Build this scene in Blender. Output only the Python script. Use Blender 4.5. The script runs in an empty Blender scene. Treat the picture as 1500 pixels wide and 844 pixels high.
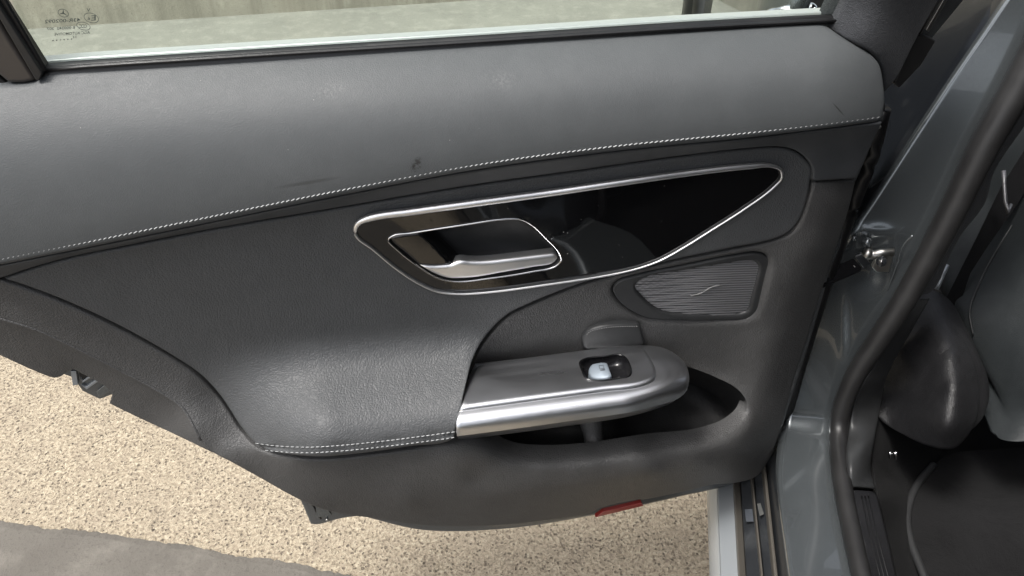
import bpy, math, random
import numpy as np
from mathutils import Vector, geometry
random.seed(4); rng = np.random.RandomState(4)
SC = bpy.context.scene
COL = SC.collection

# ------------------------------------------------------------------ camera
H = 1.20; F = 1150.0; PITCH = math.radians(38)
cam = bpy.data.cameras.new('camera'); camo = bpy.data.objects.new('camera', cam)
COL.objects.link(camo); SC.camera = camo
camo.location = (0, 0, H); camo.rotation_euler = (math.radians(90) - PITCH, 0, 0)
cam.sensor_width = 36; cam.lens = F * 36 / 1500; cam.clip_start = .02; cam.clip_end = 500

# ------------------------------------------------------------------ light
SUN_DIR = Vector((-.36, -.20, .91)).normalized()      # towards the sun
el = math.asin(SUN_DIR.z); az = math.atan2(SUN_DIR.x, SUN_DIR.y)
W = bpy.data.worlds.new('World'); SC.world = W; W.use_nodes = True
wn = W.node_tree.nodes; wl = W.node_tree.links
sky = wn.new('ShaderNodeTexSky'); sky.sky_type = 'NISHITA'; sky.sun_disc = False
sky.sun_elevation = el; sky.sun_rotation = az; sky.dust_density = 6.0; sky.air_density = 1.0; sky.ozone_density = 1.0
wn['Background'].inputs[1].default_value = .15
hs = wn.new('ShaderNodeHueSaturation'); hs.inputs['Saturation'].default_value = .4      # thin veil of cloud: a paler sky
wl.new(sky.outputs[0], hs.inputs['Color']); wl.new(hs.outputs[0], wn['Background'].inputs[0])
sl = bpy.data.lights.new('sun', 'SUN'); so = bpy.data.objects.new('sun', sl); COL.objects.link(so)
so.rotation_euler = SUN_DIR.to_track_quat('Z', 'Y').to_euler(); so.location = (0, 0, 5)
sl.energy = 2.0; sl.angle = math.radians(12); sl.color = (1, .97, .93)
SC.view_settings.view_transform = 'Standard'; SC.view_settings.look = 'None'
SC.view_settings.exposure = 0.82; SC.view_settings.gamma = 1.0
SC.render.engine = 'CYCLES'

# ------------------------------------------------------------------ places
# The door is open about 70 degrees from the car's side. A = its yaw, n = its inner normal.
A = math.radians(9.5); D0 = .656
DS = np.array([math.cos(A), math.sin(A), 0]); DN = np.array([math.sin(A), -math.cos(A), 0]); UPV = np.array([0, 0, 1.])
DP = np.array([0, D0, 0])
YL = math.radians(9.3)
CL = np.array([math.sin(YL), math.cos(YL), 0])     # towards the car's front
CR = np.array([math.cos(YL), -math.sin(YL), 0])    # inboard
C0 = np.array([0, 0, H]); cp, sp = math.cos(PITCH), math.sin(PITCH)
def ray(u, v):
    a = (u - 750) / F; b = (v - 422) / F
    return np.array([a, cp - b * sp, -sp - b * cp])
def tO(u, v, off):  # distance to the door plane moved by off metres towards the inside
    r = ray(u, v); return (off - np.dot(C0 - DP, DN)) / np.dot(r, DN)
def tZ(u, v, z): return (z - H) / ray(u, v)[2]
def tJ(u, v, j): return j / np.dot(ray(u, v), CL)
def tK(u, v, k): return k / np.dot(ray(u, v), CR)
def at(u, v, t): return C0 + ray(u, v) * t
KIND = {'o': lambda u, v, x: tO(u, v, x / 1000.), 'z': tZ, 'j': tJ, 'k': tK, 't': lambda u, v, x: x}
class Surf:
    """smooth surface through measured points (u, v, kind, value)"""
    def __init__(s, pts):
        P = np.array([[p[0], p[1]] for p in pts], float) / 1000.; s.P = P
        y = np.array([1. / KIND[p[2]](p[0], p[1], p[3]) for p in pts])
        n = len(P); d = np.linalg.norm(P[:, None] - P[None], axis=2)
        K = np.where(d > 0, d * d * np.log(d + 1e-12), 0) + np.eye(n) * 1e-6
        Q = np.c_[np.ones(n), P]; M = np.block([[K, Q], [Q.T, np.zeros((3, 3))]])
        s.w = np.linalg.solve(M, np.r_[y, 0, 0, 0])
    def t(s, u, v):
        u = np.atleast_1d(np.asarray(u, float)); v = np.atleast_1d(np.asarray(v, float))
        X = np.c_[u, v] / 1000.; d = np.linalg.norm(X[:, None] - s.P[None], axis=2)
        K = np.where(d > 0, d * d * np.log(d + 1e-12), 0)
        return 1. / (K @ s.w[:-3] + s.w[-3] + X @ s.w[-2:])
    def p(s, u, v):
        t = s.t(u, v); u = np.atleast_1d(u); v = np.atleast_1d(v)
        return np.array([at(a, b, c) for a, b, c in zip(u, v, t)])
class Fun:
    def __init__(s, f, kind='o'): s.f = f; s.k = KIND[kind]
    def p(s, u, v):
        u = np.atleast_1d(np.asarray(u, float)); v = np.atleast_1d(np.asarray(v, float)); w = s.f(u, v)
        return np.array([at(a, b, s.k(a, b, c)) for a, b, c in zip(u, v, w)])
def sm(x): x = np.clip(x, 0, 1); return x*x*(3-2*x)
def pf(xs, ys, d): return np.poly1d(np.polyfit(xs, ys, d))
def O(*l): return [(a, b, 'o', c) for a, b, c in l]
def Z(*l): return [(a, b, 'z', c) for a, b, c in l]
def J(*l): return [(a, b, 'j', c) for a, b, c in l]
def K(*l): return [(a, b, 'k', c) for a, b, c in l]
def T(*l): return [(a, b, 't', c) for a, b, c in l]

# ------------------------------------------------------------------ curves in outline space
def cr(pts, closed=True, step=6., corner=()):
    """Catmull-Rom through pts; indices in corner stay sharp"""
    pts = [np.array(p, float) for p in pts]; n = len(pts); out = []
    segs = n if closed else n - 1
    for i in range(segs):
        p1 = pts[i]; p2 = pts[(i + 1) % n]
        p0 = pts[i - 1] if (closed or i > 0) else p1
        p3 = pts[(i + 2) % n] if (closed or i + 2 < n) else p2
        L = np.linalg.norm(p2 - p1)
        l0 = max(np.linalg.norm(p1 - p0), 1e-6); l2 = max(np.linalg.norm(p3 - p2), 1e-6)
        m1 = ((p1 - p0) / l0 + (p2 - p1) / L) * .5; m2 = ((p2 - p1) / L + (p3 - p2) / l2) * .5
        if i in corner or (not closed and i == 0): m1 = (p2 - p1) / L
        if (i + 1) % n in corner or (not closed and i + 2 >= n): m2 = (p2 - p1) / L
        m1 = m1 * L; m2 = m2 * L
        k = max(1, int(math.ceil(L / step)))
        for j in range(k):
            s = j / k; a = 2*s**3-3*s**2+1; b = s**3-2*s**2+s; c = -2*s**3+3*s**2; d = s**3-s**2
            out.append(a*p1 + b*m1 + c*p2 + d*m2)
    if not closed: out.append(pts[-1])
    return np.array(out)
def inside(P, poly):
    x, y = P[:, 0], P[:, 1]; r = np.zeros(len(P), bool); n = len(poly)
    for i in range(n):
        x1, y1 = poly[i][:2]; x2, y2 = poly[(i+1) % n][:2]
        c = ((y1 > y) != (y2 > y))
        if c.any():
            xi = (x2-x1)*(y-y1)/((y2-y1) if y2 != y1 else 1e-9)+x1
            r ^= c & (x < xi)
    return r
def dist(P, poly, closed=True):
    a = poly; b = np.roll(poly, -1, axis=0)
    if not closed: a, b = a[:-1], b[:-1]
    out = np.full(len(P), 1e9)
    for i in range(len(a)):
        ab = b[i]-a[i]; l = ab @ ab
        s = np.clip(((P-a[i]) @ ab)/max(l, 1e-9), 0, 1)
        out = np.minimum(out, np.hypot(*(P - a[i] - s[:, None]*ab).T))
    return out
def area(p): x, y = p[:, 0], p[:, 1]; return .5*np.sum(x*np.roll(y, -1)-y*np.roll(x, -1))
def inset(poly, d):
    t = np.roll(poly, -1, 0)-np.roll(poly, 1, 0); t /= np.maximum(np.linalg.norm(t, axis=1), 1e-9)[:, None]
    nn = np.c_[-t[:, 1], t[:, 0]] * (1 if area(poly) > 0 else -1)
    return poly + nn*d

# ------------------------------------------------------------------ objects
def root(name, loc, label, cat, group=None):
    o = bpy.data.objects.new(name, None); COL.objects.link(o); o.location = loc
    o.empty_display_size = .05
    o['label'] = label; o['category'] = cat
    if group: o['group'] = group
    return o
def wloc(o):
    l = Vector(o.location); p = o.parent
    while p: l += p.location; p = p.parent
    return l
def mesh(name, V, Fc, m, parent=None, smooth=True, kind=None, label=None):
    me = bpy.data.meshes.new(name); me.from_pydata([tuple(v) for v in V], [], [tuple(f) for f in Fc])
    me.materials.append(m); me.update()
    if smooth: me.polygons.foreach_set('use_smooth', [True]*len(me.polygons))
    o = bpy.data.objects.new(name, me); COL.objects.link(o)
    if parent: o.parent = parent; o.location = -wloc(parent)
    if kind: o['kind'] = kind
    if label: o['label'] = label
    return o
def dbl(o):
    m = o.modifiers.new('thickness', 'SOLIDIFY'); return o

def panel(name, outer, surf, m, parent, holes=(), er=8., drop=.003, her=6., hdrop=.003, back=None, skirt=.012,
          grid=16., fn=None, smooth=True, label=None, sides=True):
    """shell piece: outline, smooth face, rounded edge, returned sides"""
    back = -DN if back is None else np.array(back, float)
    if area(outer) < 0: outer = outer[::-1]
    P = [outer]; edges = []; base = 0
    loops = [outer] + [h if area(h) < 0 else h[::-1] for h in holes]
    cnt = 0; pts = []
    for lp in loops:
        n = len(lp); pts.append(lp); edges += [(cnt+i, cnt+(i+1) % n) for i in range(n)]; cnt += n
    extra = []
    for li, lp in enumerate(loops):
        e = er if li == 0 else her
        if e <= 0: continue
        for k in (.1, .25, .42, .6, .8, 1.0, 1.2, 1.5):
            q = inset(lp, e*k if li == 0 else -e*k*(1 if area(lp) < 0 else -1)) if li == 0 else inset(lp, -e*k)
            q = q[dist(q, lp) > e*k*.85]; extra.append((q, e*k))
    xs = np.arange(outer[:, 0].min(), outer[:, 0].max(), grid); ys = np.arange(outer[:, 1].min(), outer[:, 1].max(), grid)
    G = np.array([(x + (grid/2 if j % 2 else 0), y) for j, y in enumerate(ys) for x in xs])
    cand = [q for q, _ in extra]
    if len(G):
        dd = dist(G, outer)
        for h in loops[1:]: dd = np.minimum(dd, dist(G, h)+er-her)
        cand.append(G[dd > max(er*1.6, grid*.45)])
    Q = np.concatenate(cand) if cand else np.zeros((0, 2))
    if len(Q):
        k = inside(Q, outer)
        for h in loops[1:]: k &= ~inside(Q, h)
        Q = Q[k]; dm = dist(Q, outer)
        for h in loops[1:]: dm = np.minimum(dm, dist(Q, h))
        Q = Q[dm > .25]
        _, ui = np.unique(np.round(Q*1.2), axis=0, return_index=True); Q = Q[ui]
    A_ = np.concatenate(pts+[Q])
    r = geometry.delaunay_2d_cdt([Vector(p) for p in A_], edges, [], 0, 1e-4)
    V2 = np.array([tuple(v) for v in r[0]]); tri = np.array([f for f in r[2] if len(f) == 3])
    c = V2[tri].mean(axis=1); k = inside(c, outer)
    for h in loops[1:]: k &= ~inside(c, h)
    tri = tri[k]
    V3 = surf.p(V2[:, 0], V2[:, 1])
    d = dist(V2, outer)
    def prof(d, e, dr):
        x = np.clip(1-d/e, 0, 1); return dr*(1-np.sqrt(np.maximum(1-x*x, 0)))
    off = prof(d, er, drop) if er > 0 else 0*d
    for h in loops[1:]:
        if her > 0: off = np.maximum(off, prof(dist(V2, h), her, hdrop))
    V3 = V3 + off[:, None]*back[None]
    if fn is not None: V3 = V3 + fn(V2)[:, None]*(-back)[None]
    FF = [tuple(t) for t in tri]
    # orient faces to the camera
    a, b, cc = V3[tri[:, 0]], V3[tri[:, 1]], V3[tri[:, 2]]
    nn = np.cross(b-a, cc-a); tow = np.einsum('ij,ij->i', nn, C0-a)
    if tow.sum() < 0: FF = [t[::-1] for t in FF]
    if sides:
        ec = {}
        for f in FF:
            for i in range(3):
                e = (f[i], f[(i+1) % 3]); ec[e] = 1
        bd = [e for e in ec if (e[1], e[0]) not in ec]
        mp = {}; V3 = list(V3)
        for e in bd:
            for x in e:
                if x not in mp: mp[x] = len(V3); V3.append(V3[x]+back*skirt)
        FF += [(e[1], e[0], mp[e[0]], mp[e[1]]) for e in bd]
    return mesh(name, V3, FF, m, parent, smooth, label=label)

def tube(name, P, R, m, parent, closed=False, n=10, kind=None, flat=1., label=None, upref=None):
    P = [Vector(p) for p in P]; N = len(P)
    if not hasattr(R, '__len__'): R = [R]*N
    V = []; Fc = []; up = Vector(upref) if upref is not None else Vector((0, 0, 1))
    for i in range(N):
        a = P[i-1] if (closed or i) else P[0]; b = P[(i+1) % N] if (closed or i+1 < N) else P[-1]
        t = (b-a).normalized(); s = t.cross(up)
        if s.length < .05: s = t.cross(Vector((0, 1, 0)))
        s.normalize(); w = s.cross(t)
        for k in range(n):
            q = 2*math.pi*k/n; V.append(P[i]+(s*math.cos(q)*flat+w*math.sin(q))*R[i])
    for i in range(N if closed else N-1):
        for k in range(n):
            j = (i+1) % N; Fc.append((i*n+k, i*n+(k+1) % n, j*n+(k+1) % n, j*n+k))
    if not closed: Fc.append(tuple(range(n))[::-1]); Fc.append(tuple((N-1)*n+k for k in range(n)))
    return mesh(name, V, Fc, m, parent, True, kind, label)
def slab(name, P, back, m, parent=None, label=None, bevel=0., smooth=False):
    """solid plate: 3D outline P, extruded along back"""
    P = [np.array(p, float) for p in P]; n = len(P); back = np.array(back, float)
    V = P+[p+back for p in P]; nn = np.zeros(3)
    for i in range(n): nn += np.cross(P[i], P[(i+1) % n])
    f = tuple(range(n)); g = tuple(range(2*n-1, n-1, -1))
    sd = [(i, i+n, (i+1) % n+n, (i+1) % n) for i in range(n)]
    if np.dot(nn, back) > 0: f = f[::-1]; g = g[::-1]; sd = [s[::-1] for s in sd]
    o = mesh(name, V, [f, g]+sd, m, parent, smooth, label=label)
    if bevel:
        b = o.modifiers.new('bevel', 'BEVEL'); b.width = bevel; b.segments = 3; b.limit_method = 'ANGLE'
        o.data.polygons.foreach_set('use_smooth', [True]*len(o.data.polygons))
        wn_ = o.modifiers.new('wn', 'WEIGHTED_NORMAL')
    return o
def box(name, c, ax, half, m, parent=None, bevel=.001):
    c = np.array(c, float); ax = [np.array(a, float) for a in ax]
    P = [c+ax[0]*half[0]*s+ax[1]*half[1]*t+ax[2]*half[2] for s, t in ((-1, -1), (1, -1), (1, 1), (-1, 1))]
    return slab(name, P, -ax[2]*2*half[2], m, parent, bevel=bevel)
def bowl(name, outline, surf, m, parent, rings, direc, dz=0., close=True, closem=True):
    """recess: rings = (scale, depth, drop)"""
    c = outline.mean(axis=0); n = len(outline); V = []; Fc = []
    base = surf.p(outline[:, 0], outline[:, 1]); c3 = base.mean(axis=0)
    for s, d, z in rings:
        q = c3+(base-c3)*s + np.array(direc)*d; q[:, 2] -= z; V += list(q)
    for i in range(len(rings)-1):
        for k in range(n): Fc.append((i*n+k, i*n+(k+1) % n, (i+1)*n+(k+1) % n, (i+1)*n+k))
    V.append(np.mean(V[-n:], axis=0)); L = len(V)-1
    for k in range(n): Fc.append(((len(rings)-1)*n+k, (len(rings)-1)*n+(k+1) % n, L))
    return mesh(name, V, Fc, m, parent, True)

# ------------------------------------------------------------------ materials
class M:
    def __init__(s, name, col=(.5,.5,.5), rough=.5, metal=0., **kw):
        s.m = bpy.data.materials.new(name); s.m.use_nodes = True; s.nt = s.m.node_tree
        s.N = s.nt.nodes; s.L = s.nt.links; s.b = s.N['Principled BSDF']
        s.b.inputs['Base Color'].default_value = (*col, 1); s.b.inputs['Roughness'].default_value = rough
        s.b.inputs['Metallic'].default_value = metal
        for k, v in kw.items(): s.b.inputs[k.replace('_', ' ')].default_value = v
        s.tc = s.N.new('ShaderNodeTexCoord').outputs['Object']; s.h = None
    def node(s, t, ins=None, **kw):
        n = s.N.new(t)
        for k, v in kw.items(): setattr(n, k, v)
        for k, v in (ins or {}).items():
            if isinstance(v, bpy.types.NodeSocket): s.L.new(v, n.inputs[k])
            else: n.inputs[k].default_value = v
        return n
    def map(s, scale=(1,1,1), rot=(0,0,0)):
        return s.node('ShaderNodeMapping', {'Vector': s.tc, 'Scale': scale, 'Rotation': rot}).outputs[0]
    def noise(s, scale, detail=3, rough=.5, vec=None, dist=0.):
        return s.node('ShaderNodeTexNoise', {'Vector': vec or s.tc, 'Scale': scale, 'Detail': detail, 'Roughness': rough, 'Distortion': dist}).outputs[0]
    def vor(s, scale, vec=None, feature='F1', out=0, rnd=1.):
        return s.node('ShaderNodeTexVoronoi', {'Vector': vec or s.tc, 'Scale': scale, 'Randomness': rnd}, feature=feature).outputs[out]
    def ramp(s, fac, stops):
        r = s.N.new('ShaderNodeValToRGB'); s.L.new(fac, r.inputs[0]); e = r.color_ramp.elements
        while len(e) < len(stops): e.new(.5)
        for el_, (p, c) in zip(e, stops): el_.position = p; el_.color = (*c, 1) if len(c) == 3 else c
        return r.outputs[0]
    def math(s, op, a, b=0., clamp=False):
        n = s.N.new('ShaderNodeMath'); n.operation = op; n.use_clamp = clamp
        for i, x in enumerate((a, b)):
            if isinstance(x, bpy.types.NodeSocket): s.L.new(x, n.inputs[i])
            else: n.inputs[i].default_value = x
        return n.outputs[0]
    def mix(s, f, a, b, blend='MIX'):
        n = s.N.new('ShaderNodeMix'); n.data_type = 'RGBA'; n.blend_type = blend
        for i, x in ((0, f), (6, a), (7, b)):
            if isinstance(x, bpy.types.NodeSocket): s.L.new(x, n.inputs[i])
            else: n.inputs[i].default_value = x if i == 0 else (*x, 1)
        return n.outputs[2]
    def col(s, sock): s.L.new(sock, s.b.inputs['Base Color']); return s
    def rgh(s, sock, a, b):
        n = s.node('ShaderNodeMapRange', {0: sock, 1: .3, 2: .7, 3: a, 4: b}); s.L.new(n.outputs[0], s.b.inputs['Roughness']); return s
    def bump(s, h, dist=.0005, strength=1.):
        n = s.N.new('ShaderNodeBump'); n.inputs['Distance'].default_value = dist; n.inputs['Strength'].default_value = strength
        s.L.new(h, n.inputs['Height'])
        if s.h: s.L.new(s.h, n.inputs['Normal'])
        s.h = n.outputs[0]; s.L.new(s.h, s.b.inputs['Normal']); return s

def leather(name, col, rough, grain=1., scale=430., dusty=.12):
    x = M(name, col, rough, Specular_IOR_Level=.42)
    w = x.noise(60, 2); vec = x.node('ShaderNodeVectorMath', {0: x.tc, 1: x.node('ShaderNodeVectorMath', {0: x.node('ShaderNodeTexNoise', {'Vector': x.tc, 'Scale': 90.}).outputs[1], 'Scale': .006}, operation='SCALE').outputs[0]}, operation='ADD').outputs[0]
    v = x.vor(scale, vec, 'DISTANCE_TO_EDGE'); vv = x.math('MINIMUM', v, .22)
    x.bump(vv, .0016*grain, .5)
    cre = x.noise(70, 4, .6, x.map((1, 1, .45)), .8); x.bump(cre, .0012*grain, .35)
    x.bump(x.noise(900, 2), .0003*grain, .4)
    n = x.noise(6, 4, .6); dust = x.noise(38, 5, .7)
    c2 = tuple(min(1, c*(1+dusty*2.2)+.004) for c in col)
    x.col(x.mix(x.ramp(x.math('MULTIPLY', n, dust), [(.18, (0,0,0)), (.42, (1,1,1))]), col, c2))
    x.rgh(n, rough-.05, rough+.07)
    return x
m_upper_ = leather('upper leather', (.062, .067, .070), .54, .42, 560, .04); m_upper = m_upper_.m
m_band = leather('band leather', (.046, .049, .053), .50, .3, 700).m
m_insert = leather('insert leather', (.060, .063, .066), .50, 1.35, 350, .06).m
m_hard = leather('grained plastic', (.060, .060, .060), .46, 1.6, 400, .08).m
m_smooth = leather('smooth plastic', (.026, .027, .028), .42, .25, 700).m
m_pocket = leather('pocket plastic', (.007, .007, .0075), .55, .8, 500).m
def mk_gloss():
    x = M('piano black', (.004, .004, .0045), .035, Coat_Weight=.5, Coat_Roughness=.02)
    st = x.noise(60, 3, .6, x.map((1, 1, .05)))
    x.bump(x.noise(14, 2), .0006, .25); x.bump(x.noise(3, 2), .004, .2)
    x.L.new(x.node('ShaderNodeMapRange', {0: x.noise(300, 4), 1: .3, 2: .8, 3: .02, 4: .07}).outputs[0], x.b.inputs['Roughness']); return x.m
m_gloss = mk_gloss()
def mk_brushed(name, col, r, axis=DS, sc=1.):
    x = M(name, col, r, 1.)
    vec = x.map((8*sc, 8*sc, 900*sc) , (0, 0, 0)); n = x.noise(1., 4, .6, vec)
    n2 = x.noise(1., 3, .6, x.map((700, 700, 20)))
    x.bump(n, .0003, .12)
    x.L.new(x.node('ShaderNodeMapRange', {0: n, 1: .2, 2: .8, 3: r-.05, 4: r+.08}).outputs[0], x.b.inputs['Roughness'])
    x.col(x.mix(x.math('MULTIPLY', x.noise(1., 4, .6, x.map((12, 12, 300))), .3), col, tuple(c*.85 for c in col))); return x.m
m_alu = mk_brushed('brushed aluminium', (.67, .68, .70), .30)
m_chrome = M('satin chrome', (.95, .95, .95), .38, 1.).m
m_trimstrip = M('outer silver strip', (.62, .64, .64), .42, .5).m
m_bright = M('bright chrome', (.85, .85, .86), .08, 1.).m
m_switch = M('switch silver', (.20, .235, .27), .5, .35).m
def mk_rubber(name, c, r):
    x = M(name, c, r); x.bump(x.noise(500, 3), .0003, .4)
    d = x.noise(25, 5, .7); x.col(x.mix(x.ramp(d, [(.45, (0,0,0)), (.75, (1,1,1))]), c, tuple(min(1, k*1.25+.002) for k in c))); x.rgh(d, r-.08, r+.1); return x.m
m_rubber = mk_rubber('black rubber', (.005, .005, .0055), .38)
m_seal = mk_rubber('door seal rubber', (.013, .0128, .013), .45)
def mk_paint(name, c, metal=.55, rough=.32):
    x = M(name, c, rough, metal, Coat_Weight=1., Coat_Roughness=.03)
    fl = x.vor(2600, None, 'F1', 1); s = x.node('ShaderNodeSeparateColor', {0: fl}).outputs[0]
    cc = x.mix(s, tuple(k*.75 for k in c), tuple(k*1.3 for k in c))
    d = x.noise(16, 6, .7); cc = x.mix(x.ramp(d, [(.56, (0,0,0)), (.80, (.12,.12,.12))]), cc, (.30, .31, .31)); x.col(cc)
    x.L.new(x.node('ShaderNodeMapRange', {0: d, 1: .45, 2: .8, 3: .015, 4: .10}).outputs[0], x.b.inputs['Coat Roughness'])
    return x.m
m_paint = mk_paint('selenite grey paint', (.135, .150, .158), .7, .22)
m_paintd = mk_paint('grey paint underside', (.10, .108, .112), .4, .35)
m_sillblack = mk_paint('sill black', (.020, .022, .025), .2, .35)
m_silverp = M('anodised sill', (.34, .365, .385), .30, .45).m
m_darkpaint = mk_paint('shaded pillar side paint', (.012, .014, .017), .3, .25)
def mk_fabric(name, c):
    x = M(name, c, .9, Sheen_Weight=.08, Specular_IOR_Level=.12); n = x.vor(900, None, 'F1', 0); n2 = x.noise(350, 4, .7)
    x.col(x.mix(n2, tuple(k*.6 for k in c), tuple(k*1.6 for k in c))); x.bump(x.math('ADD', n, n2), .0008, .6); return x.m
m_fabric = mk_fabric('woven pillar trim', (.040, .042, .046))
def mk_carpet(name, c):
    x = M(name, c, .95, Sheen_Weight=.03, Specular_IOR_Level=.12); a = x.noise(700, 3, .8); b = x.noise(12, 6, .65, None, .5)
    x.col(x.mix(x.ramp(b, [(.3, (0,0,0)), (.7, (1,1,1))]), tuple(k*.6 for k in c), tuple(k*1.5 for k in c)))
    x.bump(a, .002, .9); x.bump(b, .01, .35); return x.m
m_carpet = mk_carpet('floor carpet', (.004, .004, .0045)); m_mat = mk_carpet('mat pile', (.008, .008, .0085))
m_bind = mk_rubber('mat binding', (.014, .0145, .0155), .75)
m_thread = M('pale thread', (.36, .37, .375), .75).m
m_belt = mk_fabric('belt webbing', (.003, .003, .0034))
m_seat = leather('seat leather', (.017, .020, .0215), .52, .6, 480).m
m_recl = leather('recliner plastic', (.010, .010, .011), .42, 1.0, 420).m
m_red = M('red reflector', (.22, .025, .02), .3, Coat_Weight=.6).m
m_steel = mk_brushed('raw steel', (.60, .59, .56), .32)
def mk_glass():
    x = M('tinted glass'); x.N.remove(x.b)
    tr = x.node('ShaderNodeBsdfTransparent', {'Color': (.84, .91, .85, 1)}); gl = x.node('ShaderNodeBsdfGlossy', {'Color': (1, 1, 1, 1), 'Roughness': .01})
    fr = x.node('ShaderNodeFresnel', {'IOR': 1.45}); mx = x.node('ShaderNodeMixShader', {0: fr.outputs[0], 1: tr.outputs[0], 2: gl.outputs[0]})
    x.L.new(mx.outputs[0], x.N['Material Output'].inputs[0]); return x.m
m_glass = mk_glass()
m_print = M('etched print', (.07, .085, .075), .8).m
def mk_aggregate():
    x = M('exposed aggregate', (.5, .45, .36), .92)
    def warp(sc, amp): return x.node('ShaderNodeVectorMath', {0: x.tc, 1: x.node('ShaderNodeVectorMath', {0: x.node('ShaderNodeTexNoise', {'Vector': x.tc, 'Scale': sc, 'Detail': 5., 'Roughness': .6}).outputs[1], 'Scale': amp}, operation='SCALE').outputs[0]}, operation='ADD').outputs[0]
    wv = warp(110., .013)
    big = x.noise(2.2, 6, .6); mid = x.noise(26, 5, .65, wv); lump = x.noise(165, 3, .55, wv); fine = x.noise(520, 3, .6)
    c2 = x.node('ShaderNodeSeparateColor', {0: x.vor(120, wv, 'F1', 1)}).outputs[0]
    base = x.ramp(x.math('ADD', x.math('MULTIPLY', lump, .75), x.math('MULTIPLY', fine, .25)), [(.34, (.12, .10, .072)), (.43, (.27, .225, .16)), (.52, (.40, .34, .25)), (.68, (.58, .515, .39))])
    base = x.mix(x.math('MULTIPLY', c2, .35), base, (.40, .34, .25))
    base = x.mix(x.ramp(mid, [(.46, (0,0,0)), (.7, (.55,.55,.55))]), base, (.26, .215, .16))
    base = x.mix(x.ramp(big, [(.4, (0,0,0)), (.7, (.35,.35,.35))]), base, (.33, .285, .22))
    wq = warp(90., .005); h = x.math('MULTIPLY', lump, 1.)
    for sc, thr, keep in ((104, .34, .34), (165, .34, .5), (74, .25, .6)):
        v1 = x.vor(sc, wq, 'F1', 0); cc = x.node('ShaderNodeSeparateColor', {0: x.vor(sc, wq, 'F1', 1)})
        on = x.math('GREATER_THAN', cc.outputs[0], keep)
        rad = x.math('MULTIPLY', cc.outputs[2], thr*.6); rad = x.math('ADD', rad, thr*.55)
        f = x.math('MULTIPLY', x.math('MULTIPLY', x.math('SUBTRACT', rad, v1), 14., True), on, True)
        dk = x.mix(cc.outputs[1], (.075, .062, .050), (.30, .245, .185))
        base = x.mix(x.math('MULTIPLY', f, .85), base, dk); h = x.math('SUBTRACT', h, x.math('MULTIPLY', f, .7))
    x.col(base); x.bump(h, .006, 1.); x.bump(fine, .0015, .6); return x.m
m_agg = mk_aggregate()
def mk_concrete(name, a, b, s=1., stain=0.):
    x = M(name, a, .9); n = x.noise(4*s, 7, .68); f = x.noise(160*s, 4, .7); g = x.noise(18*s, 6, .7)
    c = x.mix(x.ramp(n, [(.3, (0,0,0)), (.7, (1,1,1))]), a, b)
    c = x.mix(x.ramp(f, [(.55, (0,0,0)), (.75, (.7,.7,.7))]), c, tuple(k*.55 for k in a))
    c = x.mix(x.ramp(g, [(.5, (0,0,0)), (.8, (.8,.8,.8))]), c, tuple(min(1, k*1.35) for k in b))
    if stain:
        st = x.noise(1., 5, .65, x.map((9, 9, .5))); c = x.mix(x.ramp(st, [(.42, (0,0,0)), (.62, (stain,)*3)]), c, tuple(k*.72 for k in a))
    x.col(c); x.bump(f, .003, .5); x.bump(g, .006, .3); return x.m
m_strip = mk_concrete('smooth grey concrete', (.088, .080, .069), (.130, .120, .104))
m_slab = mk_concrete('far concrete', (.185, .185, .165), (.25, .25, .222), .9)
m_wall = mk_concrete('rendered wall', (.37, .345, .28), (.45, .42, .35), .8, .8)

# ------------------------------------------------------------------ ground and wall
def sheet(name, pts, z, m, kind='structure'):
    o = mesh(name, [(x, y, z) for x, y in pts], [tuple(range(len(pts)))], m, None, False, kind); return o
sheet('ground', [(-40, -40), (40, -40), (40, 40), (-40, 40)], 0, m_agg)
# smooth concrete strip in the lower left, ragged cast edge
ed = cr([(-500, 700), (-200, 733), (0, 761), (60, 772), (120, 776), (200, 788), (280, 799), (340, 812), (420, 822), (490, 838), (560, 850), (700, 880), (900, 930)], False, 5)
ev = [at(u, v + .9*math.sin(u*.11)+rng.randn()*.9, 1) for u, v in ed]
ep = [C0+(p-C0)*(.012-H)/(p-C0)[2] for p in ev]
Vv = []; Ff = []
for p in ep: Vv += [(p[0]-.003, p[1]+.006, -.004), (p[0], p[1], .010), (p[0]-.004, p[1]-.012, .013), (p[0]-.3, p[1]-2.5, .013)]
for i in range(len(ep)-1):
    for k in range(3): Ff.append((4*i+k, 4*i+4+k, 4*i+5+k, 4*i+1+k))
mesh('pavement', Vv, Ff, m_strip, None, False, 'structure')
# smooth yard slab far behind the door, meeting the wall
w1 = at(133, 38, tZ(133, 38, 0)); w2 = at(600, 8, tZ(600, 8, 0)); wd = (w2-w1)/np.linalg.norm(w2-w1); wn2 = np.array([-wd[1], wd[0], 0])
fa = w1-wd*12; fb = w2+wd*14
slabp = [fa-wn2*1.9, fb-wn2*1.9, fb+wn2*.1, fa+wn2*.1]
sheet('yard_slab', [(p[0], p[1]) for p in slabp], .004, m_slab)
wall = slab('garden_wall', [fa, fb, fb+UPV*2.6, fa+UPV*2.6], wn2*.2, m_wall)
wall['label'] = 'pale rendered wall with vertical stains, seen through the window'; wall['category'] = 'wall'

# ================================================================== THE DOOR
door = root('rear_door', tuple(at(1250, 340, tO(1250, 340, 0))*np.array([1, 1, 0])+np.array([0, 0, .33])),
            'open rear car door seen from inside, grey leather trim with silver armrest', 'car door')
nB = -DN
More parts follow.
